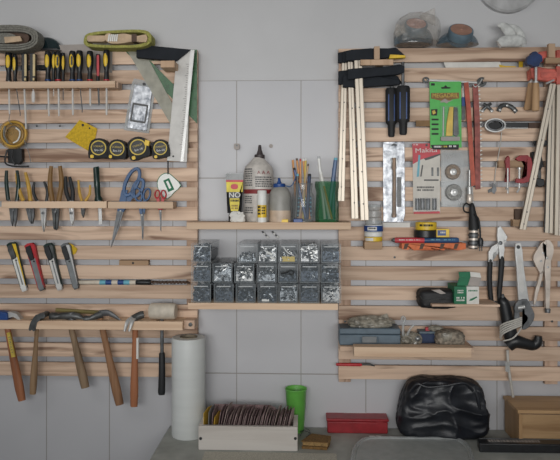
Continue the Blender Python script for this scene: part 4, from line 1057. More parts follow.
# ================================================================== RIGHT PANEL
CL = 'black bar clamps with aluminium rails'
def bar_shape(bm, pts, d0, d1):
    """pts: left-top, right-top, right-bottom, left-bottom; solid rail with two raised ridges"""
    return prism(bm, pts, d0 - .002, d1)
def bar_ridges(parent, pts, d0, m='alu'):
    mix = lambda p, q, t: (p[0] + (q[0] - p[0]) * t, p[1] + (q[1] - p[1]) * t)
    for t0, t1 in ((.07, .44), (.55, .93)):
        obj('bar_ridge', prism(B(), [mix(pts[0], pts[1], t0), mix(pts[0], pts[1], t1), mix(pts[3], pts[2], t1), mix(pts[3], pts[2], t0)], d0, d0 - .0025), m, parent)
def bar_clamp(label, bar, upper, lower, grip, spin, d, tip=True, pad=False):
    t = thing('bar_clamp', label, 'clamp', bar[2][0], bar[2][1], d, CL)
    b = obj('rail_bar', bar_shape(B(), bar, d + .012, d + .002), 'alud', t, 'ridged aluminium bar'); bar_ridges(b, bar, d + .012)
    for k in range(4):
        x = bar[0][0] + (bar[3][0] - bar[0][0]) * (.3 + .2 * k) + 3.4; y = bar[0][1] + (bar[3][1] - bar[0][1]) * (.3 + .2 * k)
        obj('bar_hole', lathe(B(), [(.0022, 0), (.0022, .0004)], W(x, y, d + .0121), (0, -1, 0), 10), 'ink', b)
    obj('fixed_jaw', prism(B(), upper, d + .017, d + .001), 'blackmatt', t, bevel=.002)
    obj('sliding_jaw', prism(B(), lower, d + .018, d + .001), 'blackmatt', t, bevel=.002)
    if pad: obj('jaw_pad', prism(B(), [(390, 54.4), (405, 55.2), (406, 57.4), (389, 58.4)], d + .021, d), 'yellow', t, 'yellow jaw pad', bevel=.001)
    if spin: obj('spindle', ptube(B(), [(*spin[0], d + .006), (*spin[1], d + .006)], 1.6, 10), 'dsteel', t)
    if grip:
        x, y0, y1, w_ = grip
        bm = B()
        nn = 24; rs = []
        for y, k in ((y0, .8), (y0 + 2, 1), (y0 + 30, .98), (y1 - 14, .92), (y1 - 12, .62), (y1 - 1.5, .55), (y1, .4)):
            c = W(x, y, d + .015); u = U(d)
            rs.append([bm.verts.new(c + Vector((math.cos(2 * math.pi * i / nn), math.sin(2 * math.pi * i / nn) * .7, 0)) * (w_ * k * u * (1 - .10 * (i % 3 == 0)))) for i in range(nn)])
        for a, b_ in zip(rs, rs[1:]):
            for i in range(nn): bm.faces.new((a[i], a[(i + 1) % nn], b_[(i + 1) % nn], b_[i]))
        bm.faces.new(rs[0]); bm.faces.new(rs[-1])
        g = obj('grip', bm, 'blackrub', t)
        for sx in (-.45, .5):
            obj('grip_stripe', prism(B(), rrect(x + w_ * sx - .6, y0 + 6, x + w_ * sx + .6, y1 - 16, .5), d + .015 + w_ * .655 * U(d), d + .015), 'deepblue', g, 'blue stripe')
    return t
bar_clamp('black bar clamp whose rail hangs leftmost and ends highest', [(342, 60), (347.4, 60), (344.6, 201), (337.6, 201)],
          [(338, 52.5), (344, 51.5), (352, 50), (352, 61), (346, 62.5), (338, 62.5)], [(338.4, 71), (347, 70), (380, 72), (398, 76), (402, 83), (370, 86.5), (346, 85), (338.4, 84)],
          (391.4, 88.2, 137, 6), ((392.4, 82), (391.6, 90)), SF + .002)
bar_clamp('black bar clamp with the middle rail, between two others', [(347.6, 61), (352.8, 61), (358.6, 218.5), (351.4, 218.5)],
          [(343, 51.5), (352, 49.5), (372, 48), (372, 58), (352, 61.5), (343, 62)], [(343, 76), (351, 73), (390, 78), (400, 80), (400, 84.5), (360, 87.5), (343, 87)],
          None, ((396.8, 80), (396.6, 85)), SF + .021)
bar_clamp('black bar clamp with yellow jaw pad and the front grip, rail rightmost of three', [(354, 59), (362, 59), (369, 220), (360.6, 220)],
          [(346, 51), (352, 49.4), (376, 48), (388, 48.2), (396, 47.3), (405.5, 55.5), (404, 57.5), (390, 57.2), (376, 59), (346, 60.6)],
          [(348, 69), (360, 67.8), (386, 66.5), (400, 64), (404.6, 66), (404.6, 72), (398, 74.4), (376, 76.2), (348, 79.5)],
          (403.2, 86, 135, 6.8), ((402.8, 62), (403, 90)), SF + .041, pad=True)
t = thing('peg_holder', 'T-shaped wooden holder carrying the black bar clamps', 'holder', 377, 65, SF)
obj('crossbar', pbox(B(), 360, 58.8, 394, 65.2, SF + .062 + .012, SF + .0005) if False else pbox(B(), 360.5, 59.4, 393.5, 65, SF + .078, SF + .066), 'peg', t, bevel=.001)
obj('upright', pbox(B(), 374.2, 46.2, 379.8, 59.3, SF + .078, SF + .066), 'peg', t, bevel=.001)
obj('peg_arm', pbox(B(), 378, 59.6, 384, 64.6, SF + .0655, SF + .0005), 'peg', t)

# jars
def cut_below(bm, z):
    bmesh.ops.bisect_plane(bm, geom=bm.verts[:] + bm.edges[:] + bm.faces[:], plane_co=(0, 0, z), plane_no=(0, 0, -1), clear_outer=True)
    bmesh.ops.holes_fill(bm, edges=[e for e in bm.edges if e.is_boundary])
    return bm
SLTOP = slat_z(0)[0] + .0006
def tilt_jar(label, cx, cy, r, lidm):
    t = thing('storage_jar', label, 'jar', cx, cy + 20, .04); t.location.z = SLTOP; WL[t.name] = Vector(t.location)
    ax = Vector((.03, -.70, .71)).normalized()
    u = U(.10); rr = r * u; L_ = .026
    tip = W(cx, cy, .105); lid0 = tip - ax * L_
    obj('lid', lathe(B(), [(rr * .98, 0), (rr, .002), (rr, L_ - .002), (rr * .96, L_)], lid0, ax, 36), 'jarblue', t, 'blue-grey lid')
    obj('lid_sticker', lathe(B(), [(rr * .86, 0), (rr * .86, .0008)], tip + ax * .0001, ax, 36), lidm, t, 'round brown sticker')
    if lidm == 'lidbrown': obj('lid_bump', lathe(B(), [(rr * .12, 0), (rr * .08, .002)], tip + ax * .0008, ax, 14), lidm, t)
    obj('jar_neck', lathe(B(), [(rr * .9, -.014), (rr * .9, .001)], lid0, ax, 30, False), 'jarclear', t)
    bc = lid0 + Vector((0, .030, -.022))
    body = B(); ell(body, bc, (rr * 1.78, .044, .050), seg=32)
    obj('jar_body', cut_below(body, SLTOP), 'jarclear', t)
    inner = B(); ell(inner, bc + Vector((0, 0, -.008)), (rr * 1.5, .040, .036), seg=32)
    obj('jar_contents', cut_below(inner, SLTOP + .001), 'jarglass', t, 'dark contents')
    return t, tip, ax
t, tip, ax = tilt_jar('tilted jar with speckled red-brown lid, wrapped in a clear plastic bag', 416.3, 23.5, 11.2, 'lidred')
bm = B(); blob(bm, W(417, 34, .075), (20.5 * U(.075), .070, 18 * U(.075)), .12, 1.8, 4, 4, 2.6)
obj('jar_bag', cut_below(bm, SLTOP), 'bag', None, 'clear crumpled bag around the jar with the speckled lid', 'bag')
bag = bpy.data.objects['jar_bag']
for A, C_ in (((427, 21), (434.6, 8)), ((402, 34), (396, 24))):
    bm = B(); a, c = W(*A, .10), W(*C_, .10)
    tube(bm, [a, a.lerp(c, .5), c], [.028 if A[0] > 420 else .018, .016, .001], 8, .35)
    obj('bag_corner', bm, 'bag', bag)
tilt_jar('tilted jar with plain brown lid right of the bagged jar', 461.3, 29.6, 12.2, 'lidbrown')
# gloves
t = thing('work_glove', 'pale grey work glove folded over the top edge of the right panel', 'glove', 510, 47.5, .05)
gl = B(); g = .05
obj('cuff', ptube(B(), [(499, 44.5, g + .02), (503, 42, g + .02), (512, 40.6, g + .018), (521, 42, g + .016), (524, 46, g + .014)], [4, 5.6, 6.4, 5.6, 2.6], 14, .8, sm=5), 'glove', t, 'rolled cuff')
obj('cuff_opening', ptube(B(), [(498.6, 43, g + .023), (501.4, 47.4, g + .023)], [2.2, 2], 12, .7), 'greycard', t)
fin = [([(498.8, 27.4, g + .018), (500.6, 25.6, g + .018), (505, 27.4, g + .02), (510, 33, g + .02), (513, 39, g + .016)], [1.8, 3.0, 4.4, 4.8, 4.2]),
       ([(508.6, 26.4, g + .004), (511.6, 26.4, g + .004), (517, 29.6, g + .006), (521, 36, g + .006), (523.4, 44, g + .004)], [1.2, 2.4, 3.4, 3.8, 2.6]),
       ([(508, 29, g - .004), (513, 31, g - .002), (517, 36, g), (518, 42, g)], [1.5, 3, 3.6, 3.6])]
for pts, rr in fin: obj('finger', ptube(B(), pts, rr, 14, .55, sm=5), 'glove', t)
# things glimpsed behind the top slats
obj('folded_paper', prism(B(), [(443, 61), (500, 61.4), (502, 68), (480, 68.5), (446, 68.2)], .018, .014), 'paper', None, 'white paper glimpsed between the top two slats under the jars', 'paper')
t = thing('yellow_ruler', 'yellow tool glimpsed between the top two slats under the glove', 'tool', 512, 68, .015)
obj('ruler_body', prism(B(), [(499, 64.6), (506, 66), (516, 66.2), (516, 69), (500, 67.5)], .0195, .015), 'yellow', t)
obj('ruler_end', prism(B(), [(519, 61.5), (523, 61.5), (523, 68.5), (519, 68.5)], .0195, .015), 'yellow', t)
# combination spanner
d = SF + .002
def openend(c, r, a, d0, d1, bm, gap=.5, thick=.5, n=16):
    pts = [(c[0] + r * math.cos(a + gap + (2 * math.pi - 2 * gap) * k / n), c[1] + r * math.sin(a + gap + (2 * math.pi - 2 * gap) * k / n)) for k in range(n + 1)]
    inn = [(c[0] + r * thick * math.cos(a + gap * 1.3 + (2 * math.pi - 2.6 * gap) * k / n), c[1] + r * thick * math.sin(a + gap * 1.3 + (2 * math.pi - 2.6 * gap) * k / n)) for k in range(n + 1)]
    return prism(bm, pts + inn[::-1], d0, d1)
t = thing('combination_spanner', 'thin steel spanner lying level above the green card pack', 'spanner', 456, 82, d)
obj('shank', prism(B(), [(427, 79), (440, 79.4), (478, 81.6), (478, 83.6), (440, 81.6), (427, 81)], d + .006, d), 'steel', t, bevel=.001)
obj('ring_end', ring(B(), circ(426, 79.6, 3.4, 2.8, 18), circ(426, 79.6, 1.7, 1.3, 18), d + .008, d), 'iron', t)
obj('open_end', openend((482, 81.8), 4.8, -.5, d + .008, d, B()), 'iron', t)
obj('hook_wire', ptube(B(), [(473, 84, d + .010), (475, 87, d + .012), (479, 84, d + .011), (482, 79, d + .010)], .7, sm=4), 'steel', None, 'small wire hook at the right end of the level spanner', 'hook')
# green pack
t = thing('blister_card', 'bright green card pack with yellow and grey tool bits', 'pack', 445, 148, SF)
gx = SF + .010
obj('backing_card', prism(B(), [(429.5, 81.8), (461.2, 81.4), (461.6, 147.6), (430.4, 148)], gx, gx - .002), 'packgreen', t)
obj('hang_slot', prism(B(), [(441, 87.2), (443.6, 87), (445.6, 85), (447.4, 87), (450.6, 87.2), (450, 88.6), (441.6, 88.8)], gx + .0006, gx - .001), 'blackink', t)
obj('corner_print', prism(B(), rrect(431, 83.2, 434.8, 85.6, .5), gx + .0006, gx), 'blackink', t)
obj('header_band', prism(B(), [(431, 93), (459, 92.6), (459.4, 98.4), (452, 99.4), (448, 102.2), (443, 101.2), (436, 99.6), (431, 98.6)], gx + .0006, gx), 'brownrub', t, 'dark gold header')
lettering(t, 'MEGADRIL', 445.2, 95.6, gx + .001, 4.2, 'gold', 0, .92)
obj('header_star', prism(B(), [(441, 101), (445, 98.6), (448, 100.6), (453, 100.4), (448.4, 102), (447, 103.4), (444.4, 102.2), (440, 102.6)], gx + .0014, gx), 'greycard', t, 'grey star print')
obj('picture_print', prism(B(), [(431.2, 109.4), (437.6, 109), (437, 115.6), (431.4, 115.4)], gx + .0006, gx), 'blackink', t)
obj('picture_mark', prism(B(), [(432, 111), (434.6, 110), (436, 113), (433, 114.6)], gx + .001, gx), 'gold', t)
for k in range(4): obj('size_print', prism(B(), rrect(431.6, 118.6 + 4.8 * k, 438.6, 120.4 + 4.8 * k, .5), gx + .0006, gx), 'blackink', t)
obj('blister_shell', prism(B(), [(440.6, 105.6), (459.6, 105.6), (460, 136), (459, 141), (441, 141)], gx + .012, gx), 'clear', t, bevel=.002)
obj('insert_tray', prism(B(), rrect(441, 136.6, 460, 140.8, .8), gx + .010, gx), 'greycard', t)
obj('bit_holder', prism(B(), [(449.6, 107), (453.4, 106.6), (452.6, 136), (446, 136), (447, 122)], gx + .009, gx + .0005), 'yellow', t, 'yellow bit holder', bevel=.001)
obj('bit_case', prism(B(), [(454.2, 107), (457.6, 107.4), (459, 134), (457, 136.6), (453.4, 135)], gx + .009, gx + .0005), 'iron', t, 'dark grey bit case', bevel=.001)
obj('thin_bit', ptube(B(), [(443.6, 107, gx + .004), (443.2, 136, gx + .004)], .8, 8), 'steel', t, 'thin steel bit')
obj('bottom_band', prism(B(), [(430.8, 145), (459, 144.4), (458.6, 149.6), (433, 149.4)], gx + .0012, gx - .001), 'blackink', t, 'black band with pale print')
marks(t, 434, 145.8, 441, 148.6, gx + .0018, 'white', 1, 31); marks(t, 441.6, 145.6, 448, 148.4, gx + .0018, 'gold', 1, 32); marks(t, 449, 145.4, 456.4, 148.2, gx + .0018, 'white', 1, 33)
obj('yellow_strip', pbox(B(), 416, 120.4, 430.6, 126.4, SF + .0075, SF + .0005), 'brownrub', None, 'ochre strip poking out left of the green card pack', 'strip')
t = thing('putty_knife', 'small blade with blue handle squeezed between green pack and red saw blade', 'knife', 464, 118, SF)
obj('handle', prism(B(), rrect(461.8, 97, 465.2, 106, .8), SF + .008, SF + .001), 'deepblue', t); obj('blade', prism(B(), [(462, 106), (465, 106), (465, 119), (463, 121), (461.8, 119)], SF + .005, SF + .003), 'iron', t)
obj('tang', prism(B(), [(462.6, 86), (464.4, 86), (464.6, 97), (462.4, 97)], SF + .005, SF + .003), 'steel', t)
# saw blades
obj('saw_blade', prism(B(), [(463.8, 82.8), (468.4, 82), (471, 110), (475.6, 185), (471.4, 186.6), (469.4, 160), (466.6, 110)], SF + .0125, SF + .011), 'sawred', None, 'smooth orange-red saw blade right of the green card pack', 'saw blade')
t = thing('saw_blade', 'worn pinkish saw blade with pale teeth along its right edge', 'saw blade', 477, 190, SF)
bm = B(); pts = [(472.4, 84)]
obj('blade', prism(B(), [(472.6, 84), (478, 84), (480, 120), (480.6, 189), (475.4, 189.6), (474.6, 120)], SF + .0095, SF + .0082), 'sawpink', t)
for k in range(26):
    y = 85.5 + 4 * k; x = 478 + (y - 84) / 36 * 2 if y < 120 else 480 + (y - 120) / 69 * .6
    prism(bm, [(x - .3, y), (x + 2.4, y + .8), (x - .3, y + 2.4)], SF + .0094, SF + .0083)
obj('teeth', bm, 'paper', t, 'pale teeth')
# foil drill pack
t = thing('drill_pack', 'tall silver foil pack with a single bronze drill bit', 'pack', 394, 222, SF)
d = SF + .001
obj('foil_backing', prism(B(), [(383, 141.8), (404.6, 141.4), (405.2, 215), (403, 222.4), (383.4, 222)], d + .004, d), 'foil', t, bevel=.001)
obj('clear_shell', prism(B(), rrect(386.4, 149, 402.6, 219, 2), d + .018, d + .004), 'clear', t, bevel=.003)
obj('hang_hole', prism(B(), [(391.4, 144.4), (394, 143.4), (397, 144.4), (397, 145.8), (391.4, 145.8)], d + .0046, d), 'black', t)
obj('printed_strip', prism(B(), rrect(397, 177, 401.4, 207, .6), d + .0048, d), 'ink', t)
bt = obj('drill_bit', ptube(B(), [(394, 158, d + .010), (394, 168, d + .010), (394.2, 171, d + .010), (394.4, 175, d + .010), (394.2, 213, d + .010), (394.2, 214, d + .010), (394, 216.6, d + .010), (394, 217.6, d + .010)], [2.2, 2.6, 1.6, 1.9, 2.1, 2.5, 2.5, 1.6], 14), 'brass', t, 'bronze drill bit')
obj('bit_head', prism(B(), [(391.4, 160), (393.4, 157), (395.6, 157.4), (397.2, 161), (396.6, 168), (391.8, 168)], d + .0135, d + .006), 'steel', bt, 'bright cutting head', bevel=.001)
obj('hang_card', pbox(B(), 382.6, 222.6, 410, 227.4, SF + .003, SF + .0005), 'paper', None, 'narrow white card strip below the silver foil pack', 'card')
# red and white bit pack
t = thing('bit_pack', 'pack with red header, grey card and grey cylinders at the bottom', 'pack', 426, 214, SF)
d = SF + .0015
obj('backing_card', prism(B(), [(412.4, 143.6), (440.2, 143.2), (440.2, 213.4), (413.4, 214)], d + .002, d), 'warmcard', t)
obj('red_header', prism(B(), [(412.4, 143.6), (440.2, 143.2), (440.1, 153.6), (430, 156.6), (421, 159.6), (412.8, 164.2)], d + .0026, d), 'packred', t, 'red header')
obj('dark_stripe', prism(B(), [(440.1, 153.6), (430, 156.6), (424, 158.6), (425.6, 160.4), (431.6, 158.6), (440.1, 155)], d + .003, d), 'ink', t)
marks(t, 413.6, 144.2, 418, 145.8, d + .003, 'white', 1, 41)
lettering(t, 'Makita', 426.2, 150.4, d + .003, 4.6, 'paper', -2, 1.3)
obj('hang_hole', prism(B(), circ(426.6, 145.2, 1.2), d + .0032, d), 'black', t)
obj('bit_print', prism(B(), [(418.4, 155), (420.4, 154.8), (419, 176.4), (416.8, 177)], d + .0032, d), 'teal', t, 'pale blue drill print')
obj('bit_print', prism(B(), [(422, 165), (423.2, 165), (421.6, 176.4), (420.2, 176.6)], d + .0032, d), 'ink', t)
for x in (431.4, 437): obj('bit_window', prism(B(), rrect(x, 167.4, x + 2, 176, .4), d + .0032, d), 'iron', t)
obj('print_bar', prism(B(), rrect(424, 179.4, 438.6, 180.8, .3), d + .003, d), 'ink', t)
marks(t, 417, 186.4, 434, 192, d + .0026, 'ink', 2, 42)
obj('blister_tray', prism(B(), rrect(413.6, 197.6, 439, 211.6, 1), d + .014, d + .002), 'clear', t, bevel=.002)
for x in (417.4, 422.6, 428, 434.4): obj('cylinder_bit', ptube(B(), [(x, 198.4, d + .008), (x, 210, d + .008)], 2.3, 14), 'dsteel', t)
obj('red_foot', prism(B(), [(413.6, 211.8), (439.6, 211.2), (440, 213.4), (413.6, 214)], d + .0034, d), 'packred', t, 'red bottom edge')
# brush pack
t = thing('brush_pack', 'clear pack holding two round wire brushes', 'pack', 454, 206, SF)
d = SF + .001
obj('pack_back', prism(B(), [(440.8, 149.8), (471, 150.4), (474, 207.6), (441.2, 206.6)], d + .0016, d), 'clear2', t)
obj('pack_shell', prism(B(), rrect(442, 152, 464, 205, 3), d + .022, d + .0018), 'clear', t, bevel=.003)
def wheel(cx, cy, r, m, lab):
    c = W(cx, cy, d + .003); u = U(d)
    b_ = obj('wire_brush', lathe(B(), [(r * u, 0), (r * u * 1.0, .004), (r * u * .9, .011), (r * u * .45, .012), (r * u * .4, .010)], c, (0, -1, 0), 36), m, t, lab)
    obj('brush_hub', lathe(B(), [(r * u * .42, .009), (r * u * .42, .0125), (r * u * .2, .0135), (r * u * .16, .018)], c, (0, -1, 0), 20), 'steel', b_)
wheel(452.5, 172, 7.6, 'brush1', 'brown wire wheel'); wheel(453.4, 192.4, 8.2, 'brush2', 'grey wire wheel')
t = thing('drill_adapter', 'slim steel drill adapter right of the wire brush pack', 'adapter', 469.6, 203, SF + .012)
obj('adapter_shaft', ptube(B(), [(469.4, 170, SF + .016), (469.4, 186, SF + .016), (469.4, 187, SF + .016), (469.6, 194, SF + .016)], [.9, .9, 2.4, 2.6], 12), 'steel', t)
obj('adapter_socket', ptube(B(), [(469.6, 193.6, SF + .016), (469.6, 195, SF + .016), (469.6, 202, SF + .016), (469.6, 203.6, SF + .016)], [2, 3, 3, 2.2], 12), 'nickel', t)
# small brackets
def curved(label, pts, r, holes):
    t = thing('pipe_saddle', label, 'bracket', pts[1][0], pts[0][1], SF + .002, 'dark metal brackets')
    obj('saddle_arch', ptube(B(), [(x, y, SF + .012) for x, y in pts], r, 10, .7, sm=5), 'iron', t)
    for x, y in holes: obj('bolt', lathe(B(), [(.0036, 0), (.0036, .003), (.0015, .004)], W(x, y, SF + .019), (0, -1, 0), 10), 'steel', t)
t = thing('pipe_saddle', 'small crossed dark metal bracket, left of the arched one', 'bracket', 487, 112, SF + .002, 'dark metal brackets')
for A, Cc in (((481.6, 111.6), (491, 103.6)), ((492.6, 111.6), (483.4, 103.8))):
    obj('bracket_arm', ptube(B(), [(*A, SF + .008), ((A[0] + Cc[0]) / 2, (A[1] + Cc[1]) / 2 - 1, SF + .012), (*Cc, SF + .008)], 1.6, 10, .7, sm=4), 'iron', t)
for x, y in ((482.6, 111), (491.8, 111)): obj('bolt', lathe(B(), [(.0044, 0), (.0044, .003), (.002, .004)], W(x, y, SF + .012), (0, -1, 0), 10), 'steel', t)
curved('small arched dark metal bracket beside the crossed one', [(498.6, 111.4), (501, 106.4), (506, 105), (512, 107.4), (516.6, 112)], 2.2, [(500, 110), (507, 105.6), (514.6, 110.4)])
# strap wrench
t = thing('strap_wrench', 'oil filter wrench with oval steel band and black handle', 'wrench', 507, 132, SF)
d = SF + .002
for k, (o, m) in enumerate(((0, 'steel'), (2.2, 'dsteel'))):
    obj('steel_band', ring(B(), circ(495.4, 125.2, 10.6 - o, 7 - o * .7, 32), circ(495.4, 125.2, 9.2 - o, 5.8 - o * .7, 32), d + .016, d + .002), m, t)
obj('band_clamp', prism(B(), circ(495, 125.6, 6.4, 3.6, 20), d + .013, d), 'blackrub', t, bevel=.002)
obj('handle', prism(B(), rrect(503, 122.6, 528.4, 127.6, 1), d + .016, d + .002), 'black', t, bevel=.002)
obj('handle_edge', prism(B(), rrect(504, 127.2, 528, 128.4, .4), d + .014, d + .004), 'steel', t, 'bright lower edge')
obj('dark_batten', pbox(B(), 528.6, 122.4, 545, 128.4, SF + .006, SF - .008) if False else pbox(B(), 528.8, 122.6, 545, 128, SF + .007, SF + .0005), 'dkbrown', None, 'dark brown wood strip right of the oil filter wrench', 'strip')
# string
t = thing('hanging_string', 'pale string hanging from the oil filter wrench', 'string', 495, 195, SF + .002)
obj('string_length', ptube(B(), [(501.6, 132, SF + .006), (500.6, 142, SF + .005), (498, 158, SF + .004), (495.4, 172, SF + .005), (494.4, 184, SF + .005)], .5, 6, sm=4), 'cord', t)
obj('string_clip', prism(B(), [(493, 183), (495.6, 183), (496.6, 190), (494.6, 194), (491.8, 192)], SF + .006, SF + .002), 'dsteel', t, 'small metal clip')
obj('string_clip', prism(B(), [(488, 190), (492, 188), (493, 191), (488.6, 193)], SF + .005, SF + .002), 'iron', t)
# G clamps
obj('scrap_block', pbox(B(), 498.6, 160.6, 524.6, 167.4, SF + .020, SF + .0005), 'block', None, 'rough wood block on which the red G-clamps hang', 'block', bevel=.001)
t = thing('g_clamp', 'small red G-clamp seen edge-on', 'clamp', 508, 193, SF + .02, 'red G-clamps')
obj('frame', prism(B(), [(506.6, 157.6), (508.6, 155.6), (510, 158), (509.6, 168), (510, 179), (509.6, 182), (505.8, 182), (505.6, 179), (507.4, 177), (506.8, 166), (505.4, 161)], SF + .036, SF + .021), 'redpaint', t, bevel=.001)
obj('screw', ptube(B(), [(507.8, 168, SF + .040), (507.8, 188, SF + .040)], .9, 8), 'steel', t); obj('tommy_bar', ptube(B(), [(505.6, 188.4, SF + .040), (507.8, 189, SF + .040), (507.8, 193.4, SF + .040)], 1.1, 8), 'steel', t)
t = thing('g_clamp', 'larger red G-clamp open to the left', 'clamp', 522, 193, SF + .02, 'red G-clamps')
obj('frame', prism(B(), [(515.4, 158.6), (520, 155.4), (527.4, 155), (531.4, 158), (532.6, 164), (532, 176), (529, 181.6), (523, 183.4), (516, 182.6), (516, 178.6), (523, 178.6), (526.6, 176.6), (527.6, 170), (527, 162.6), (524.4, 160.4), (518.6, 161)], SF + .034, SF + .0215), 'redpaint', t, bevel=.0015)
obj('screw', ptube(B(), [(519.4, 168.6, SF + .028), (519.4, 188, SF + .028)], 1.1, 8), 'steel', t)
obj('swivel_pad', ptube(B(), [(519.4, 167.6, SF + .028), (519.4, 169.4, SF + .028)], 2.2, 12), 'steel', t)
obj('tommy_bar', ptube(B(), [(517, 192.6, SF + .028), (519.4, 188.4, SF + .028), (520, 187.6, SF + .028)], 1.0, 8), 'steel', t)
# quick clamp behind bars
t = thing('quick_clamp', 'black quick clamp behind the slanting rail at the right edge', 'clamp', 541, 187, SF + .004)
d = SF + .002
obj('bar', prism(B(), [(537, 140), (540, 140), (541.4, 182), (538.4, 182)], d + .008, d + .003), 'iron', t)
obj('upper_jaw', prism(B(), [(533.6, 141), (547, 140), (547, 145), (541, 147), (536, 146)], d + .014, d), 'black', t, bevel=.001)
obj('trigger_body', prism(B(), [(531.6, 152), (541, 151), (543.6, 164), (541, 170), (533, 168)], d + .016, d), 'blackrub', t, bevel=.002)
obj('lower_pad', prism(B(), [(536.6, 178), (544, 179), (545, 185), (541, 187.4), (537, 186)], d + .016, d), 'black', t, bevel=.002)
# red bar clamps with long rails
RC = 'red bar clamps with steel rails'
def long_bar(bm, a0, a1, b1, b0, d0):
    return bar_shape(bm, [a0, a1, b1, b0], d0, d0 - .010)
t = thing('bar_clamp', 'red bar clamp with blue knob and a rail slanting down to the left', 'clamp', 523, 230, SF + .03, RC)
d = SF + .038
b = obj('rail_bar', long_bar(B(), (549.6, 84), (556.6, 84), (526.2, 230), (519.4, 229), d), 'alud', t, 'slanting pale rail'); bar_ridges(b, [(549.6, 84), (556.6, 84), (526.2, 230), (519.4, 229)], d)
for (x, y) in ((548, 109), (541.8, 140), (534, 179), (527, 212), (524, 224)): obj('bar_hole', lathe(B(), [(.0022, 0), (.0022, .0004)], W(x, y, d + .0001), (0, -1, 0), 10), 'ink', b)
obj('fixed_jaw', prism(B(), [(533, 56), (540, 51.4), (550, 50.2), (556, 50), (556, 62), (548, 62.4), (536, 60.4)], SF + .042, SF + .0265), 'clampred', t, bevel=.003)
obj('sliding_jaw', prism(B(), [(530.6, 68), (537, 66.4), (548, 68.4), (556, 68.8), (556, 82.6), (552, 82), (537, 79.4), (531.6, 77)], SF + .046, SF + .0265), 'clampred', t, bevel=.003)
obj('jaw_rib', prism(B(), rrect(541, 71.6, 558, 77.6, 1), SF + .049, SF + .04), 'clampred', t, bevel=.001)
kn = B(); c = W(534.6, 59.6, SF + .056)
prof = [(528.4, 56), (531.4, 54.4), (532, 52.2), (536, 51.4), (538.6, 53.6), (542, 56), (542.6, 61), (540, 62.6), (539, 66), (533.6, 66.4), (531, 64.4), (528, 64.6), (526.8, 61)]
obj('knob', prism(kn, prof, SF + .068, SF + .048, 3), 'knobblue', t, 'dark blue lobed knob', bevel=.003)
obj('spindle', ptube(B(), [(536, 64, SF + .058), (536, 84, SF + .058)], 1.3, 10), 'steel', t)
def wooden_grip(t, x0, y0, x1, y1, d):
    obj('ferrule', ptube(B(), [(x0 - .1, y0 - 1.6, d), (x0, y0 + 1.8, d)], 2.4, 12), 'steel', t)
    obj('grip', ptube(B(), [(x0, y0, d), (x0 + (x1 - x0) * .06, y0 + 2, d), (x0 + (x1 - x0) * .6, y0 + 18, d), (x1, y1 - 1.5, d), (x1, y1, d)], [2.4, 3, 3.6, 3.7, 3], 14), 'beech', t, 'turned wooden grip')
wooden_grip(t, 536, 83, 535.4, 111, SF + .058)
obj('rivet', ptube(B(), [(546, 83.6, SF + .05), (554, 80, SF + .05)], 1.0, 8), 'steel', t)
t = thing('bar_clamp', 'red bar clamp with wooden grip leaning left behind the blue knob', 'clamp', 549, 233, SF + .004, RC)
b = obj('rail_bar', long_bar(B(), (550, 74), (556, 74), (553.6, 233.4), (544.6, 232.6), SF + .024), 'ink', t, 'grey rail seen edge-on'); bar_ridges(b, [(550, 74), (556, 74), (553.6, 233.4), (544.6, 232.6)], SF + .024)
obj('sliding_jaw', prism(B(), [(528.6, 70), (533, 72), (533, 78), (529.6, 80)], SF + .025, SF + .004), 'clampred', t, bevel=.002)
obj('spindle', ptube(B(), [(531.8, 64, SF + .0145), (531, 84, SF + .0145)], 1.1, 10), 'steel', t)
wooden_grip(t, 531, 83, 527.6, 110, SF + .0145)
t = thing('bar_clamp', 'red bar clamp whose pale upright rail is cut by the right picture edge', 'clamp', 561, 234, SF + .03, RC)
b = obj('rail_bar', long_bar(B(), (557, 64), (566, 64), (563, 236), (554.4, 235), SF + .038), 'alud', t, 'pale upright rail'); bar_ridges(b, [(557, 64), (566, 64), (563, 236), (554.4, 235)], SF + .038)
obj('fixed_jaw', prism(B(), [(556.6, 50), (572, 49), (572, 62), (556.6, 62)], SF + .042, SF + .0265), 'clampred', t, bevel=.002)
obj('sliding_jaw', prism(B(), [(556.4, 66), (572, 66), (572, 84), (556.8, 84)], SF + .0495, SF + .0385), 'clampred', t, bevel=.002)
t = thing('peg_holder', 'T-shaped wooden holder carrying the red bar clamps', 'holder', 552, 63, SF + .05)
obj('crossbar', pbox(B(), 545.6, 57.6, 562, 63.6, SF + .068, SF + .054), 'block', t, bevel=.001)
obj('upright', pbox(B(), 548.6, 43.4, 555.4, 57.5, SF + .066, SF + .052), 'peg', t, bevel=.001)
# small block under slanting rail
obj('rail_rest', pbox(B(), 513, 219.6, 526, 226.6, SF + .024, SF + .0005), 'block', None, 'small wood block behind the lower end of the slanting rail', 'block')
obj('rail_pad', pbox(B(), 515, 209, 523, 219.4, SF + .012, SF + .0005), 'dkbrown', None, 'small dark piece above the wood block behind the slanting rail', 'block')

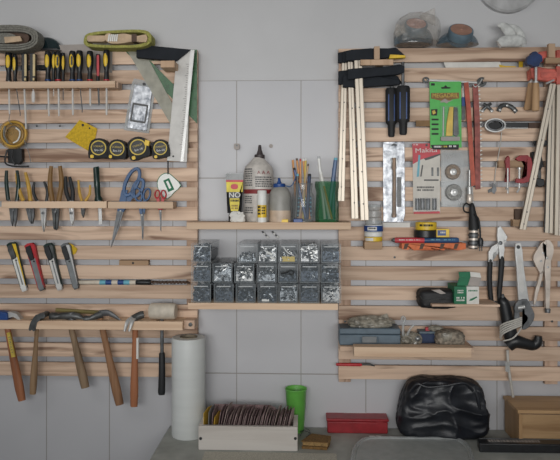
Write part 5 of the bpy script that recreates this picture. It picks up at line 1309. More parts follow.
# stack of tape rolls
def roll(name, label, cx, y0, y1, r, m, d, grp=None, print_=None, cat='tape roll'):
    t = thing(name, label, cat, cx, y1, d, grp)
    obj('roll_body', plathe(B(), cx, d, [(r * .94, y0), (r, y0 + .6), (r, y1 - .6), (r * .94, y1 - .05)], 32), m, t)
    return t
TR = 'rolls stacked on the small block'
rd = SF + .032
obj('stack_block', pbox(B(), 364.5, 241.4, 382.5, 249.4, SF + .052, SF + .0005), 'block', None, 'small wood block carrying the stack of tape rolls', 'block', bevel=.001)
t = roll('tape_roll', 'yellow and white roll lowest in the stack on the wood block', 373.5, 236.6, 241.2, 8.8, 'yellow', rd, TR)
wrap(373.5, rd, 8.8, 237.4, 240.6, -70, -8, 'paper', t, 'paper_band', 'white paper band')
t = roll('tape_roll', 'plain white roll above the yellow and white one', 373.3, 232, 236.5, 9, 'white', rd, TR)
t = roll('tape_roll', 'white roll with blue printed band in the stack', 373.5, 224.6, 231.9, 9.4, 'white', rd, TR)
wrap(373.5, rd, 9.4, 225.4, 231.2, -88, 88, 'deepblue', t, 'blue_band', 'blue band')
wrap(373.5, rd, 9.5, 226.6, 230, -44, 14, 'paper', t, 'white_label', 'white label')
wrapmarks(t, 373.5, rd, 9.55, 368, 375, 227.2, 229.6, 1, 'blackink', 51)
roll('tape_roll', 'wide clear tape roll above the blue banded one', 373.5, 217.6, 224.5, 8.4, 'clear2', rd, TR)
roll('tape_roll', 'second clear tape roll from the top of the stack', 373.7, 210.6, 217.5, 8, 'clear2', rd, TR)
roll('tape_roll', 'smaller clear tape roll at the top of the stack', 374, 204.4, 210.5, 7, 'clear2', rd, TR)
# small ledge goods
ld = SF + .034
t = roll('tape_roll', 'black tape roll under the yellow one, on the red and blue tube', 425, 230, 237.2, 11, 'black', ld, 'electrical tape rolls')
t = roll('tape_roll', 'yellow tape roll with dark print on top of the black one', 426, 222, 229.9, 10.4, 'yellow', ld, 'electrical tape rolls')
wrapmarks(t, 426, ld, 10.4, 418.5, 431, 224, 227.4, 1, 'blackink', 52)
t = thing('blade_box', 'small yellow box with blue print right of the stacked tape rolls', 'box', 444, 237, ld)
obj('box_body', pbox(B(), 436.4, 229, 449.4, 237.3, ld + .012, ld - .02), 'yellow', t, bevel=.001)
obj('blue_print', pbox(B(), 437.6, 230.2, 446, 235.6, ld + .0126, ld + .011), 'deepblue', t, 'blue printed panel')
marks(t, 439, 231.6, 445.4, 234.4, ld + .013, 'paper', 1, 53)
t = thing('sealant_tube', 'long red and blue tube lying level under the tape rolls', 'tube', 426, 243, ld)
td = ld
obj('tube_red', ptube(B(), [(394.6, 240.2, td), (396, 240.2, td), (424, 240.2, td)], [2.2, 2.8, 2.8], 16), 'packred', t, 'red half')
obj('tube_blue', ptube(B(), [(424, 240.2, td), (457, 240.2, td), (458.6, 240.2, td)], [2.8, 2.8, 2], 16), 'blue', t, 'blue half with pale print')
obj('nozzle_tip', ptube(B(), [(391.6, 239.6, td), (393, 240, td), (395, 240.2, td)], [1, 2, 2.2], 12), 'iron', t)
marks(t, 399, 239.4, 420, 241, td + .0088, 'paper', 1, 54); marks(t, 430, 239.2, 440, 241, td + .0088, 'teal', 1, 55); marks(t, 444, 239.2, 455, 241, td + .0088, 'teal', 1, 56)
t = thing('notched_strip', 'notched orange painted wood strip under the red and blue tube', 'strip', 430, 250, SF + .02)
pts = [(402, 243.3), (466, 243.3), (466, 249), (458, 250.4), (452, 248), (447, 247.6), (444, 250.4), (434, 250.4), (430, 247.6), (426, 248), (423, 250.4), (414, 250.4), (411, 247.4), (408, 250), (402, 249)]
obj('strip_body', prism(B(), pts, SF + .060, SF + .0005), 'orange_wood', t)
for x in (405, 421, 441, 455): obj('bare_patch', prism(B(), [(x, 243.6), (x + 4, 243.6), (x + 1.6, 249), (x - 1.6, 249)], SF + .0606, SF + .055), 'dkbrown', t)
# black tool with ribbed grey sleeve
t = thing('inspection_lamp', 'black hand tool with cord loop and ribbed grey sleeve hanging beside the notched strip', 'tool', 473, 250, SF + .02)
d = SF + .022
obj('body_top', ptube(B(), [(472, 203, d), (472, 206, d), (472.4, 212, d), (473, 216, d), (473.4, 222, d), (474, 229, d)], [1.4, 2.6, 3.4, 4, 4.8, 5.4], 16, sm=3), 'blackrub', t)
for k in range(5): obj('sleeve_ring', ptube(B(), [(473.6 - .2 * k, 230.4 + 3.8 * k, d), (473.6 - .2 * k, 232.4 + 3.8 * k, d)], 5.4 - .1 * k, 16), ['nickel', 'dsteel'][k % 2], t)
obj('sleeve', ptube(B(), [(473.6, 229, d), (473, 248.6, d)], 4.4, 16), 'iron', t)
obj('cord_loop', ptube(B(), [(471, 206, d + .010), (466, 203.4, d + .012), (463.4, 207, d + .010), (464.6, 211.4, d + .010), (469, 212.6, d + .012)], .8, 8, sm=5), 'black', t)
obj('cord', ptube(B(), [(474, 214, d + .014), (478.4, 219, d + .014), (480, 230, d + .012), (480.4, 240, d + .010)], .9, 8, sm=5), 'black', t)
pg = obj('plug', ptube(B(), [(480.4, 238, d + .010), (480.6, 241, d + .010), (480.6, 246, d + .010)], [2, 2.8, 2.4], 12), 'black', t)
for x in (479.6, 481.8): obj('plug_pin', ptube(B(), [(x, 246, d + .010), (x, 251, d + .010)], .6, 8), 'iron', pg)
# water pump pliers
t = thing('pump_pliers', 'water pump pliers with polished head and long black handles', 'pliers', 497, 306, SF + .004)
d = SF + .006
obj('upper_jaw', prism(B(), [(497.6, 227.6), (500.4, 225.8), (504, 231), (507.6, 236.6), (506.6, 240), (503.4, 241.6), (504.6, 250), (503.4, 259), (499.6, 259), (498.2, 247), (497, 236)], d + .014, d + .004), 'steel', t, bevel=.0015)
obj('lower_jaw', prism(B(), [(503.4, 237), (507, 240.6), (500.6, 246), (495.4, 249.4), (492.6, 254), (492.2, 262), (488.4, 262), (488.6, 252), (492, 246.4), (497, 243.6)], d + .010, d), 'steel', t, bevel=.0015)
obj('pivot', lathe(B(), [(.006, 0), (.006, .003), (.003, .004)], W(500.4, 243, d + .014), (0, -1, 0), 14), 'dsteel', t)
obj('handle', ptube(B(), [(490, 259, d + .005), (490, 264, d + .005), (489.6, 280, d + .005), (490.6, 296, d + .005), (492.4, 304.6, d + .005)], [2.2, 2.6, 2.5, 2.5, 1.8], 12, .8, sm=4), 'blackrub', t)
obj('handle', ptube(B(), [(501.6, 256, d + .009), (501.6, 262, d + .009), (500.8, 276, d + .009), (499.4, 292, d + .009), (499.6, 303, d + .009)], [2.2, 2.8, 2.6, 2.5, 1.8], 12, .8, sm=4), 'blackrub', t)
# adjustable wrench
t = thing('adjustable_wrench', 'long steel adjustable wrench hanging with its dark jaw downwards', 'wrench', 522, 330, SF + .024)
d = SF + .036
f = Fr((518.4, 247), (523.4, 306))
obj('handle', prism(B(), f.poly([(-3.4, -2.4), (-4, 0), (-3.4, 2.4), (4, 3.8), (20, 3.6), (46, 4.6), (58, 6.4), (60, -4), (48, -4.4), (20, -3.6), (4, -3.8)]), d + .008, d), 'steel', t, bevel=.002)
obj('handle_recess', prism(B(), f.poly([(9, -1.8), (8, 0), (9, 1.8), (44, 2.2), (46, 0), (44, -2.2)]), d + .0088, d + .006), 'whiteblade', t)
obj('hang_hole', prism(B(), circ(518.4, 247, 1.9), d + .0086, d + .007), 'black', t)
obj('jaw_body', prism(B(), [(518, 301), (527, 299), (531, 306), (534.6, 314), (533.4, 321), (528.6, 327.6), (523.6, 330), (521.8, 327.4), (527, 322), (528, 317), (525, 313), (519, 312), (515.4, 313), (514.6, 307)], d + .012, d - .002, 2), 'dsteel', t, bevel=.002)
obj('moving_jaw', prism(B(), [(514.8, 311), (519.6, 311.6), (519.6, 320), (517.4, 322.6), (514.4, 318)], d + .011, d), 'dsteel', t, bevel=.001)
obj('worm_screw', ptube(B(), [(517.6, 308, d + .010), (524.4, 306.6, d + .010)], 2.2, 12), 'steel', t)
# locking pliers
t = thing('locking_pliers', 'nickel locking pliers hanging jaw up near the right edge', 'pliers', 547, 312, SF + .004)
d = SF + .006
obj('upper_jaw', prism(B(), [(543.6, 243), (546, 240.2), (550, 240.6), (553.4, 246), (553.4, 253), (551, 262), (550.6, 276), (549.6, 296), (545.6, 296), (545.4, 280), (544.4, 266), (546.6, 256), (549.2, 250), (548.4, 246.4), (546, 244.6)], d + .014, d + .002, 2), 'nickel', t, bevel=.0015)
obj('lower_jaw', prism(B(), [(540.8, 244), (543, 242.2), (542.4, 247), (543.4, 252.6), (545, 258), (543.4, 266), (543.6, 272), (540.6, 274), (537.6, 268), (534.4, 262), (533.6, 256), (537, 250)], d + .012, d, 2), 'nickel', t, bevel=.0015)
obj('release_lever', prism(B(), [(540.6, 272), (543.6, 271), (541, 284), (537.6, 296), (535.6, 304), (533.6, 304), (535, 292), (538, 282)], d + .012, d + .003, 2), 'nickel', t, bevel=.001)
obj('main_handle', prism(B(), [(545.6, 290), (550.2, 290), (549.8, 304), (549.4, 308.6), (546, 308.6), (545.6, 300)], d + .016, d + .002), 'nickel', t, bevel=.001)
obj('adjusting_screw', ptube(B(), [(547.6, 307, d + .008), (547.6, 309.4, d + .008), (547.6, 312.6, d + .008)], [1.6, 2.8, 2.6], 12), 'dsteel', t)
for x, y in ((541, 261), (547.6, 267), (543, 253), (547, 258)): obj('rivet', lathe(B(), [(.0036, 0), (.0036, .002), (.0016, .003)], W(x, y, d + .0135), (0, -1, 0), 12), 'steel', t)
# glue gun
t = thing('glue_gun', 'black glue gun hanging with a pale cord wound around it', 'glue gun', 515, 352, SF + .004)
d = SF + .021
obj('barrel', ptube(B(), [(502.6, 297, d), (503, 301, d), (504.6, 306, d), (507, 318, d), (510, 332, d), (513, 344, d)], [2.4, 5, 5.6, 6.2, 7, 6.6], 16, .8, sm=3), 'black', t)
obj('handle', ptube(B(), [(508, 346, d), (515, 341.6, d + .004), (525, 343.6, d + .004), (533, 345.4, d), (537.4, 342, d), (538.4, 336, d)], [6, 6.6, 5.6, 5, 5, 3.4], 16, .85, sm=5), 'black', t)
obj('nozzle', ptube(B(), [(502.6, 294, d), (502.6, 297.4, d)], [1.2, 2.2], 12), 'iron', t)
obj('trigger', prism(B(), [(514, 336), (521, 338.6), (520, 342), (513, 342)], d + .010, d - .006), 'iron', t, bevel=.001)
for k in range(5):
    a0 = [(501.4 + k * .3, 339 - 2.6 * k, .010), (500.2, 336.6 - 2.6 * k, .020), (505, 332.4 - 2.3 * k, .029), (513, 328.6 - 2 * k, .029), (521, 325.4 - 1.9 * k, .024), (524.6, 324 - 1.6 * k, .014), (522.4, 325.6 - 1.4 * k, .004)]
    obj('cord_turn', ptube(B(), [(x, y, d + e) for x, y, e in a0], .85, 8, sm=5), 'cord', t)
obj('cord_turn', ptube(B(), [(503, 341, d + .02), (512, 338.6, d + .03), (518, 333, d + .03), (523, 325, d + .02)], .7, 8, sm=5), 'cord', t)
obj('glue_rod', ptube(B(), [(507.4, 350, d), (508.6, 368, d), (513, 397, d - .006)], 1.4, 10, sm=3), 'cord', t, 'pale rod hanging below')
obj('rod_clip', prism(B(), rrect(505.6, 362, 509.6, 372, 1), d + .008, d + .002), 'clear2', t)
# pouch and green-white box
t = thing('zip_pouch', 'black zipped pouch with a pale label, left of the green and white box', 'pouch', 436, 308, SF + .03)
bm = B(); blob(bm, W(436.6, 298, SF + .042), (18.6 * U(.07), .038, 9.4 * U(.07)), .05, 2.4, 8, 4, 4.5)
obj('pouch_body', bm, 'blackrub', t)
obj('zip', ptube(B(), [(419.6, 293, SF + .062), (424, 300, SF + .080), (440, 298.6, SF + .083), (453, 297.6, SF + .076)], .7, 6, sm=4), 'iron', t)
obj('pouch_label', prism(B(), [(432, 290.4), (440, 289.6), (446, 293.4), (441, 294.2)], SF + .083, SF + .068), 'greycard', t, 'pale label')
t = thing('card_box', 'green and white card box with its flap standing open', 'box', 466, 304.3, SF + .04)
d = .122
zb = LEDZ + .0004
A = W(454.4, 300, d); C_ = W(466.6, 300, d); E = W(479, 300, d)
zt = W(466, 286.6, d).z
wbox_lo = lambda x0, x1, y0, y1, z0_, z1_: wbox(B(), (x0, y0, z0_), (x1, y1, z1_))
obj('box_body', wbox_lo(A.x, E.x, -d, -SF - .004, zb, zt), 'paper', t, 'white side')
obj('green_face', wbox_lo(A.x - .0003, C_.x, -d - .0006, -SF - .01, zb + .0002, zt + .0002), 'boxgreen', t, 'green face')
obj('open_flap', prism(B(), [(456.6, 286.4), (467.4, 286.4), (470.4, 276.8), (459.4, 277.2)], d - .02, d - .023), 'boxgreen', t, 'green flap')
obj('flap_top', prism(B(), [(459.4, 277), (470.4, 276.8), (470, 271.8), (458.6, 272)], d - .018, d - .021), 'boxgreen', t, 'green top flap')
obj('white_flap', prism(B(), [(467.6, 286.4), (479, 286.2), (481.4, 278), (470.6, 276.8)], d - .02, d - .023), 'greycard', t, 'white flap')
obj('white_flap_top', prism(B(), [(470.6, 276.6), (481.4, 277.8), (480, 273), (470.2, 271.8)], d - .018, d - .021), 'paper', t)
marks(t, 457.6, 290, 463.4, 294, d + .0012, 'paper', 2, 61); marks(t, 456.4, 297, 465, 302, d + .0012, 'paper', 2, 62)
marks(t, 468.4, 290, 477.4, 292.4, d + .0005, 'boxgreen', 1, 63)
obj('green_print', prism(B(), [(469, 301), (470.4, 299), (476.6, 296.4), (477.4, 297.4), (472, 300.6)], d + .0005, d - .0005), 'boxgreen', t)
# low shelf goods
cd = .062
sy = lambda d_: HY + 0
t = thing('tool_case', 'blue-grey plastic tool case at the left end of the low shelf', 'case', 369, 347, cd)
z0s = SHZ + .0004
cx0, cx1 = W(339.4, 337, .105).x, W(400.6, 337, .105).x
zc = W(370, 328.6, .105).z; zm = W(370, 334.6, .105).z
obj('case_base', wbox(B(), (cx0, -.105, z0s), (cx1, -SF - .001, zm - .0006)), 'casegrey', t, bevel=.003)
obj('case_lid', wbox(B(), (cx0, -.105, zm + .0004), (cx1, -SF - .001, zc)), 'casegrey', t, bevel=.003)
obj('latch', wbox(B(), (W(362, 337, .105).x, -.1085, W(370, 342.6, .105).z), (W(376.6, 337, .105).x, -.1045, W(370, 336.4, .105).z)), 'grey', t, bevel=.001)
obj('handle', tube(B(), crom([W(360.6, 337, .108), W(361.4, 343, .112), W(369, 344, .113), W(377, 343, .112), W(378, 337, .108)], 5), .0016, 8), 'casegrey', t)
obj('parts_bag', blob(B(), W(371, 322.4, .072), (20 * U(.07), .026, 6.0 * U(.07)), .22, 1.8, 21, 4, 2.2, squash=-.8), 'bagthick', None, 'cloudy bag of small parts on top of the blue-grey case', 'bag')
bagp = bpy.data.objects['parts_bag']
obj('bag_corner', tube(B(), [W(382, 322, .075), W(386, 317, .075), W(387, 313.6, .075)], [.022, .012, .001], 8, .3), 'bagthick', bagp)
t = thing('plastic_hook_bundle', 'cloudy plastic pieces with an upright hook, right of the blue-grey case', 'plastic pieces', 410, 346, .09)
obj('bundle', blob(B(), W(410, 339.4, .088), (9.6 * U(.09), .022, 6.4 * U(.09)), .28, 2.2, 9, 4, 2.2, squash=-.85), 'bagthick', t)
obj('upright_hook', ptube(B(), [(404.4, 342, .098), (403, 333, .1), (403.4, 324, .1), (405, 318.6, .1), (402.6, 316.8, .1), (401.6, 320, .1)], 1.4, 10, sm=5), 'clear2', t)
obj('side_hook', ptube(B(), [(407, 336, .1), (410, 329, .1), (414, 325, .1)], 1.2, 8, sm=4), 'clear2', t)
obj('bright_bead', ell(B(), W(417.4, 338.6, .106), (.009, .008, .009)), 'screwbright', t, 'shiny bead')
obj('bright_bead', ell(B(), W(415, 342.4, .106), (.007, .007, .007)), 'white', t, 'white bead')
t = thing('navy_box', 'small navy blue box between the plastic pieces and the taupe pack', 'box', 430, 346, .06)
n0, n1 = W(419.6, 340, .07).x, W(440, 340, .07).x
obj('box_body', wbox(B(), (n0, -.07, z0s), (n1, -SF - .002, W(430, 334, .07).z)), 'navy', t, bevel=.001)
obj('box_lid', wbox(B(), (n0 - .001, -.071, W(430, 333.8, .07).z), (n1 + .001, -SF - .001, W(430, 331.6, .07).z)), 'casegrey', t, bevel=.001)
obj('red_bit', pbox(B(), 425.6, 327.6, 430, 331.4, .056, .046), 'packred', None, 'small red piece on the navy box', 'piece', bevel=.001)
obj('clear_wad', blob(B(), W(435.6, 328.6, .056), (6.6 * U(.07), .014, 3.4 * U(.07)), .25, 2, 4, 3, 2, squash=-.85), 'bagthick', None, 'wad of clear plastic on the navy box', 'plastic')
t = thing('rag_pack', 'crumpled taupe pack at the right of the low shelf', 'pack', 449, 346.4, .09)
obj('pack_body', blob(B(), W(449.4, 338.1, .086), (13.4 * U(.09), .032, 7.8 * U(.09)), .10, 2.4, 31, 4, 3.6, squash=-.97), 'ragbrown', t)
obj('pale_flap', blob(B(), W(447, 337, .112), (6 * U(.09), .008, 4.4 * U(.09)), .16, 2, 14, 3, 3), 'bagthick', t, 'pale crumpled flap')
t = thing('needle_file', 'thin red-handled file lying in the lowest slat gap', 'file', 355, 367, SF)
obj('handle', ptube(B(), [(336, 364.4, SF + .006), (337, 364.4, SF + .006), (360, 364.8, SF + .006), (362, 364.8, SF + .006)], [1, 1.5, 1.6, 1], 10), 'red', t, 'red handle')
obj('file_blade', ptube(B(), [(361, 364.8, SF + .006), (366, 364.2, SF + .006), (370, 364.4, SF + .006), (374.6, 366, SF + .006)], [.8, 1.3, 1.2, .5], 8), 'iron', t)
for x, y, w_ in ((345, 321.6, 'above the blue-grey case'), (552, 321.4, 'right of the black glue gun'), (394.6, 257.2, 'below the notched orange strip'), (413.6, 347, '')):
    if w_: obj('screw', lathe(B(), [(.0034, 0), (.0034, .0012), (.001, .0016)], W(x, y, SF), (0, -1, 0), 10), 'iron', None, f'dark screw head in a slat {w_}', 'screw')
# ================================================================== BENCH
BZ = bz + .0004
def on(px, py, extra=0.0):
    """where the view through a pixel meets the bench top"""
    v = FW + RT * ((px - 280) / F) + Vector((0, 0, (HY - py) / F)); k = (bz - EZ) / v.z
    p = Vector((0, -D, EZ)) + v * k; p.z = BZ + extra
    return p
def dof(py): return -on(304, py).y
# stretch film roll
d = .081
t = thing('stretch_film_roll', 'tall white roll of stretch film standing at the left end of the bench', 'film roll', 189, 432, d)
t.location.z = BZ; WL[t.name] = Vector(t.location)
c = W(188.6, 400, d); c.z = BZ; top = W(188.6, 337, d).z - BZ; r = 16.9 * U(d)
nn = 44; bm = B()
lathe(bm, [(r * .97, 0), (r, .004), (r * 1.002, top * .25), (r * .996, top * .5), (r * 1.003, top * .75), (r, top - .003), (r * .97, top), (r * .5, top), (r * .5, top - .03)], c, (0, 0, 1), nn)
obj('film_body', bm, 'film', t)
obj('core', lathe(B(), [(r * .52, top - .028), (r * .52, top + .002), (r * .45, top + .002), (r * .45, top - .028)], c, (0, 0, 1), 28, False), 'filmcore', t, 'cardboard core')
# box of sandpaper
t = thing('sandpaper_box', 'pale wooden box on the bench, full of upright abrasive sheets', 'box', 248, 450, .2)
P0, P1 = on(198.4, 450), on(297.6, 450)
yF = P0.y; dF = -yF; yB = yF + .105
hB = W(248, 426.6, dF).z - BZ
x0, x1 = P0.x, P1.x
t.location = ((x0 + x1) / 2, (yF + yB) / 2, BZ); WL[t.name] = Vector(t.location)
obj('front_panel', wbox(B(), (x0, yF, BZ), (x1, yF + .012, BZ + hB)), 'ply', t, bevel=.001)
obj('back_panel', wbox(B(), (x0, yB - .012, BZ), (x1, yB, BZ + hB)), 'ply', t, bevel=.001)
for a, b in ((x0, x0 + .012), (x1 - .012, x1)): obj('side_panel', wbox(B(), (a, yF + .0122, BZ), (b, yB - .0122, BZ + hB)), 'ply', t, bevel=.001)
obj('floor_panel', wbox(B(), (x0 + .0122, yF + .0122, BZ), (x1 - .0122, yB - .0122, BZ + .006)), 'ply', t)
for x in (200.6, 295.4): obj('screw', lathe(B(), [(.0042, 0), (.0042, .0015), (.002, .002)], W(x, 438.4, dF), (0, -1, 0), 12), 'blackink', t)
# sheets
r_ = random.Random(5)
def sheet(x, w_, h, lean, tw, m, curl, yc):
    bm = B(); n = 8; th = .0012
    fr, bk = [], []
    base = BZ + .0068
    for i in range(n + 1):
        row, row2 = [], []
        for j in range(n + 1):
            s, v = i / n - .5, j / n
            y = yc + s * w_
            xx = x + lean * v * h + curl * math.sin(v * 2.6) * (s + .5) * .5 + tw * s
            z = base + v * h * (1 - .06 * abs(s) * 2)
            row.append(bm.verts.new((xx, y, z))); row2.append(bm.verts.new((xx + th, y, z)))
        fr.append(row); bk.append(row2)
    for i in range(n):
        for j in range(n):
            bm.faces.new((fr[i][j], fr[i + 1][j], fr[i + 1][j + 1], fr[i][j + 1])); bm.faces.new((bk[i][j], bk[i][j + 1], bk[i + 1][j + 1], bk[i + 1][j]))
    for i in range(n):
        bm.faces.new((fr[i][0], bk[i][0], bk[i + 1][0], fr[i + 1][0])); bm.faces.new((fr[i][n], fr[i + 1][n], bk[i + 1][n], bk[i][n]))
        bm.faces.new((fr[0][i], fr[0][i + 1], bk[0][i + 1], bk[0][i])); bm.faces.new((fr[n][i], bk[n][i], bk[n][i + 1], fr[n][i + 1]))
    return bm
ym = (yF + yB) / 2
SG = 'abrasive sheets in the pale box'
kinds = ['sandyel', 'sandgrey', 'sandp', 'sandyel'] + ['sandp'] * 42
lab = {0: 'yellow abrasive sheet at the left end of the pale box', 1: 'grey abrasive sheet between two yellow ones in the pale box', 3: 'second yellow abrasive sheet from the left end of the pale box',
       2: 'mauve abrasive sheet squeezed between the yellow ones', 6: 'mauve abrasive sheet standing tallest in the pale box'}
N = 46
for k in range(N):
    x = x0 + .018 + (x1 - x0 - .052) * ((k * 1.6 if k < 4 else k + 2.4) / (N + 1.4))
    h = hB + (.018 + .017 * r_.random()) + (.016 if k == 6 else 0)
    lean = min(.035 * k, .22) + (.03 * math.sin((k - 7) * .45) + .02 * math.sin(k * 1.9) if k > 7 else 0)
    m = kinds[k] if k < 4 or k % 3 else 'sandback'
    lb = lab.get(k, 'mauve abrasive sheet leaning right in the middle of the pale box' if m == 'sandp' else 'mauve abrasive sheet showing its paler backing in the pale box')
    obj('abrasive_sheet', sheet(x, .072, h, lean, .013 if k in (0, 3) else .006, m, min(.0012 * k, .010) + (.004 * math.sin((k - 8) * .7) if k > 8 else 0), ym + r_.uniform(-.003, .003)), m, None, lb, 'sandpaper', SG)
# folded sheet behind the row
obj('folded_sheet', prism(B(), [(214, 404), (270, 405), (276, 408), (276, 432), (214, 432)], dF - .097, dF - .0985), 'sandp', None, 'wide mauve sheet standing at the back of the pale box', 'sandpaper')
# green cup
cp = on(296, 431); d = -cp.y
t = thing('plastic_cup', 'bright green plastic cup behind the right end of the sandpaper box', 'cup', 296, 431, d)
rt_, rb_ = 10.7 * U(d), 7.8 * U(d); hc = W(296, 388, d).z - BZ
obj('cup_wall', lathe(B(), [(rb_, 0), (rb_ * 1.02, .002), (rt_ * .985, hc - .004), (rt_ * 1.03, hc - .002), (rt_ * 1.0, hc), (rt_ * .95, hc - .002), (rb_ * .95, .004)], cp, (0, 0, 1), 36), 'greencup', t)
obj('cup_base', lathe(B(), [(rb_ * .96, .003), (rb_ * .96, .005)], cp, (0, 0, 1), 30), 'greencup', t)
# sanding sponge
t = thing('sanding_sponge', 'small two-layer brown sanding pad lying in front of the green cup', 'sanding pad', 315, 452, .2)
p = [on(301.5, 449), on(327, 450.6), on(330.5, 444), on(312, 441.4)]
def slab(ps, z0_, z1_):
    bm = B(); a = [bm.verts.new((q.x, q.y, z0_)) for q in ps]; b = [bm.verts.new((q.x, q.y, z1_)) for q in ps]
    bm.faces.new(a); bm.faces.new(b[::-1])
    for i in range(len(ps)): bm.faces.new((a[i], b[i], b[(i + 1) % len(ps)], a[(i + 1) % len(ps)]))
    return bm
p2 = [q + Vector((.002, .002, 0)) for q in p]
obj('lower_layer', slab(p, BZ, BZ + .008), 'sponge', t, bevel=.001)
obj('upper_layer', slab(p2, BZ + .0085, BZ + .021), 'spongetop', t, 'paler upper layer', bevel=.002)
obj('backing_sheet', slab([q + (q - (p[0] + p[2]) / 2) * .06 for q in p], BZ + .0212, BZ + .0222), 'sponge', t)
t = thing('bent_wire', 'small tangle of dark bent wire beside the sandpaper box', 'wire', 306, 436, .15)
q0 = on(300, 434); 
obj('wire_strand', tube(B(), crom([on(299, 433, .003), on(303, 435, .012), on(307, 433, .004), on(310, 436, .006), on(306, 438, .002)], 6), .0011, 6), 'iron', t)
obj('wire_strand', tube(B(), crom([on(300, 437, .002), on(304, 433, .010), on(309, 434, .012), on(311, 437, .002)], 6), .0010, 6), 'dsteel', t)
# red box
t = thing('red_tool_box', 'small flat red box with a faded lid on the bench', 'box', 357, 433.5, .1)
f0, f1 = on(327.4, 433.4), on(387.6, 433.4); dr = -f0.y
zl = W(357, 418.8, dr).z; zs = W(357, 421.8, dr).z; yb_ = f0.y + .10
obj('box_base', wbox(B(), (f0.x, f0.y, BZ), (f1.x, yb_, zs)), 'redpaint', t, bevel=.003)
obj('box_lid', wbox(B(), (f0.x - .003, f0.y - .003, zs + .0005), (f1.x + .003, yb_ + .003, zl)), 'redpaint', t, 'red lid', bevel=.003)
bm = B(); rr_ = random.Random(4); x = W(344, 414, dr - .06).x; xe = W(366, 414, dr - .06).x
while x < xe:
    w_ = rr_.uniform(.003, .006); wbox(bm, (x, f0.y + .052, zl), (x + w_, f0.y + .068, zl + .0004)); x += w_ + .0016
obj('lettering', bm, 'paper', t, 'faded white lettering')
obj('clasp', wbox(B(), ((f0.x + f1.x) / 2 + .055, f0.y - .0045, zs - .004), ((f0.x + f1.x) / 2 + .075, f0.y - .003, zs + .004)), 'redpaint', t)
# black bag
d = .062
c = W(441.5, 404, d)
H_ = (W(441, 377.4, d).z - BZ)
bm = B(); blob(bm, (c.x, -d, BZ + H_ * .5), (43 * U(d), .044, H_ * .50), .03, 2.2, 12, 6, 5.0, squash=-.97)
for v in bm.verts:
    s = (v.co.z - BZ) / H_; px_ = (v.co.x - c.x) / (43.5 * U(d))
    v.co.x = c.x + (v.co.x - c.x) * (1.06 - .27 * s ** 1.5)
    q = Vector((v.co.x * 8 + v.co.z * 4, v.co.y * 8, v.co.z * 11 - v.co.x * 2)) + Vector((5, 0, 0))
    q += .35 * noise.noise_vector(q * .8)
    rid = lambda w_: 1 - 2.2 * abs(noise.noise(w_)) ** .75
    n_ = rid(q); m_ = rid(q * 2.1 + Vector((3, 7, 1)))
    v.co.y -= .012 * n_ + .004 * m_ + .012 * noise.noise(q * .5); v.co.x += .004 * n_
    v.co.z = max(BZ, v.co.z + (.004 * n_ if s > .1 else 0)); v.co.y = min(-.033, v.co.y)
tb = obj('refuse_bag', bm, 'trash', None, 'crumpled black plastic bag on the bench', 'bag', sharp=80)
for pts, rr_ in (([(410, 392, d + .04), (417, 384, d + .048), (428, 387, d + .052), (446, 385.4, d + .052), (464, 383, d + .048), (473, 391, d + .04)], .004),
                 ([(474, 386, d + .03), (478, 398, d + .04), (480, 412, d + .04)], .005)):
    obj('bag_fold', tube(B(), crom([W(*p) for p in pts], 6), rr_, 8), 'trash', tb)
# paper scrap
obj('paper_scrap', slab([on(436, 440), on(448, 436.5), on(458, 432.5), on(467.5, 433.5), on(463, 439), on(452, 441)], BZ, BZ + .0015), 'paper', None, 'white paper scrap in front of the black bag', 'paper')
# clear lid
t = thing('container_lid', 'large cloudy clear plastic lid lying at the bench front', 'lid', 411, 455, .3)
o = [on(x, y) for x, y in ((374, 440.6), (412, 441), (452, 441.4), (464, 444.6), (470.5, 452), (474, 464), (474, 476), (467, 484), (412, 485), (356, 484), (349.5, 476), (350.5, 464), (353.5, 451), (361, 443))]
oc = crom([tuple(q) for q in o], 5, True)
cc = sum((Vector(q) for q in oc), Vector()) / len(oc)
bm = B(); prof = [(1.0, .0), (1.0, .008), (.985, .0115), (.93, .012), (.915, .009), (.0, .009)]
rings = [[bm.verts.new(cc + (Vector(q) - cc) * k + Vector((0, 0, h))) for q in oc] for k, h in prof[:-1]]
for a_, b_ in zip(rings, rings[1:]):
    for i in range(len(oc)): bm.faces.new((a_[i], a_[(i + 1) % len(oc)], b_[(i + 1) % len(oc)], b_[i]))
bm.faces.new(rings[-1])
obj('lid_panel', bm, 'lidclear', t)
bm = B(); tube(bm, [cc + (Vector(q) - cc) * .985 + Vector((0, 0, .0095)) for q in oc], .0035, 8, closed=True); obj('lid_rim', bm, 'clear2', t)
for px in (372, 378.6, 433.5, 440): 
    q = on(px, 438.4); obj('lid_clip', wbox(B(), (q.x - .008, q.y - .006, BZ), (q.x + .008, q.y + .002, BZ + .008)), 'paper', t, 'white clip', bevel=.001)
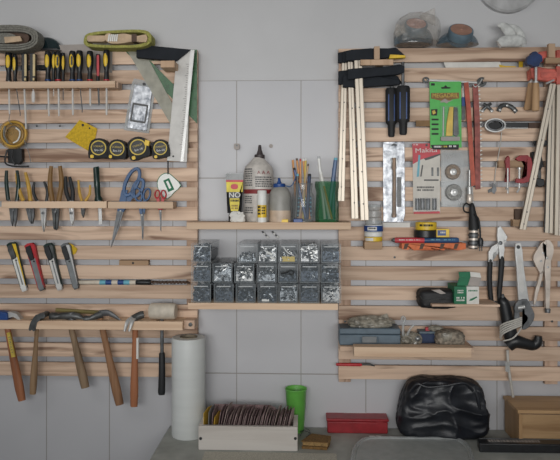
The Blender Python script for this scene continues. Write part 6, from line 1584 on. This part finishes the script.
# level
t = thing('spirit_level', 'black straight bar with pale print lying on the bench at right', 'level', 520, 451, .22)
l0, l1 = on(479.5, 452.5), on(640, 452.5 + 2.2); dl = -l0.y
hl = W(482, 443.5, dl).z - BZ
bm = slab([l0, l1, l1 + Vector((0, .046, 0)), l0 + Vector((0.006, .046, 0))], BZ, BZ + hl)
obj('bar_body', bm, 'level', t, bevel=.002)
bm = B(); rr2 = random.Random(9); x = l0.x + .03
while x < l0.x + .17:
    w_ = rr2.uniform(.003, .009); wbox(bm, (x, l0.y + .014, BZ + hl), (x + w_, l0.y + .030, BZ + hl + .0004)); x += w_ + .003
obj('lettering', bm, 'greycard', t, 'pale print on the top face')
obj('edge_groove', slab([l0 + Vector((.01, .036, 0)), l1 + Vector((0, .036, 0)), l1 + Vector((0, .039, 0)), l0 + Vector((.01, .039, 0))], BZ + hl, BZ + hl + .0005), 'grey', t)
# wooden box at right
t = thing('wooden_chest', 'brown wooden box with a hinged plank lid at the right edge of the bench', 'box', 545, 440, .1)
d = .145; yb2 = -.012
cx0 = W(519, 430, d).x; zt = W(545, 410.2, d).z; zlid = W(545, 413.8, d).z; cx1 = cx0 + .30
z0 = BZ
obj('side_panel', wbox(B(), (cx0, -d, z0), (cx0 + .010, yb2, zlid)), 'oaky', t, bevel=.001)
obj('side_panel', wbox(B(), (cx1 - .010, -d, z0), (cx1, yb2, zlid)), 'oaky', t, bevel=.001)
obj('front_panel', wbox(B(), (cx0 + .0102, -d + .004, z0 + .014), (cx1 - .0102, -d + .014, zlid)), 'oak', t, bevel=.001)
obj('back_panel', wbox(B(), (cx0 + .0102, yb2 - .010, z0), (cx1 - .0102, yb2, zlid)), 'oak', t)
obj('floor_panel', wbox(B(), (cx0 + .0102, -d + .015, z0 + .002), (cx1 - .0102, yb2 - .0102, z0 + .010)), 'oak', t)
obj('plank_lid', wbox(B(), (cx0 - .004, -d - .003, zlid + .0006), (cx1 + .004, yb2 + .002, zt)), 'oak', t, bevel=.001)
obj('lid_seam', wbox(B(), (cx0 + .004, -d - .0015, zlid - .0015), (cx1 - .004, -d + .006, zlid + .0004)), 'dkbrown', t)
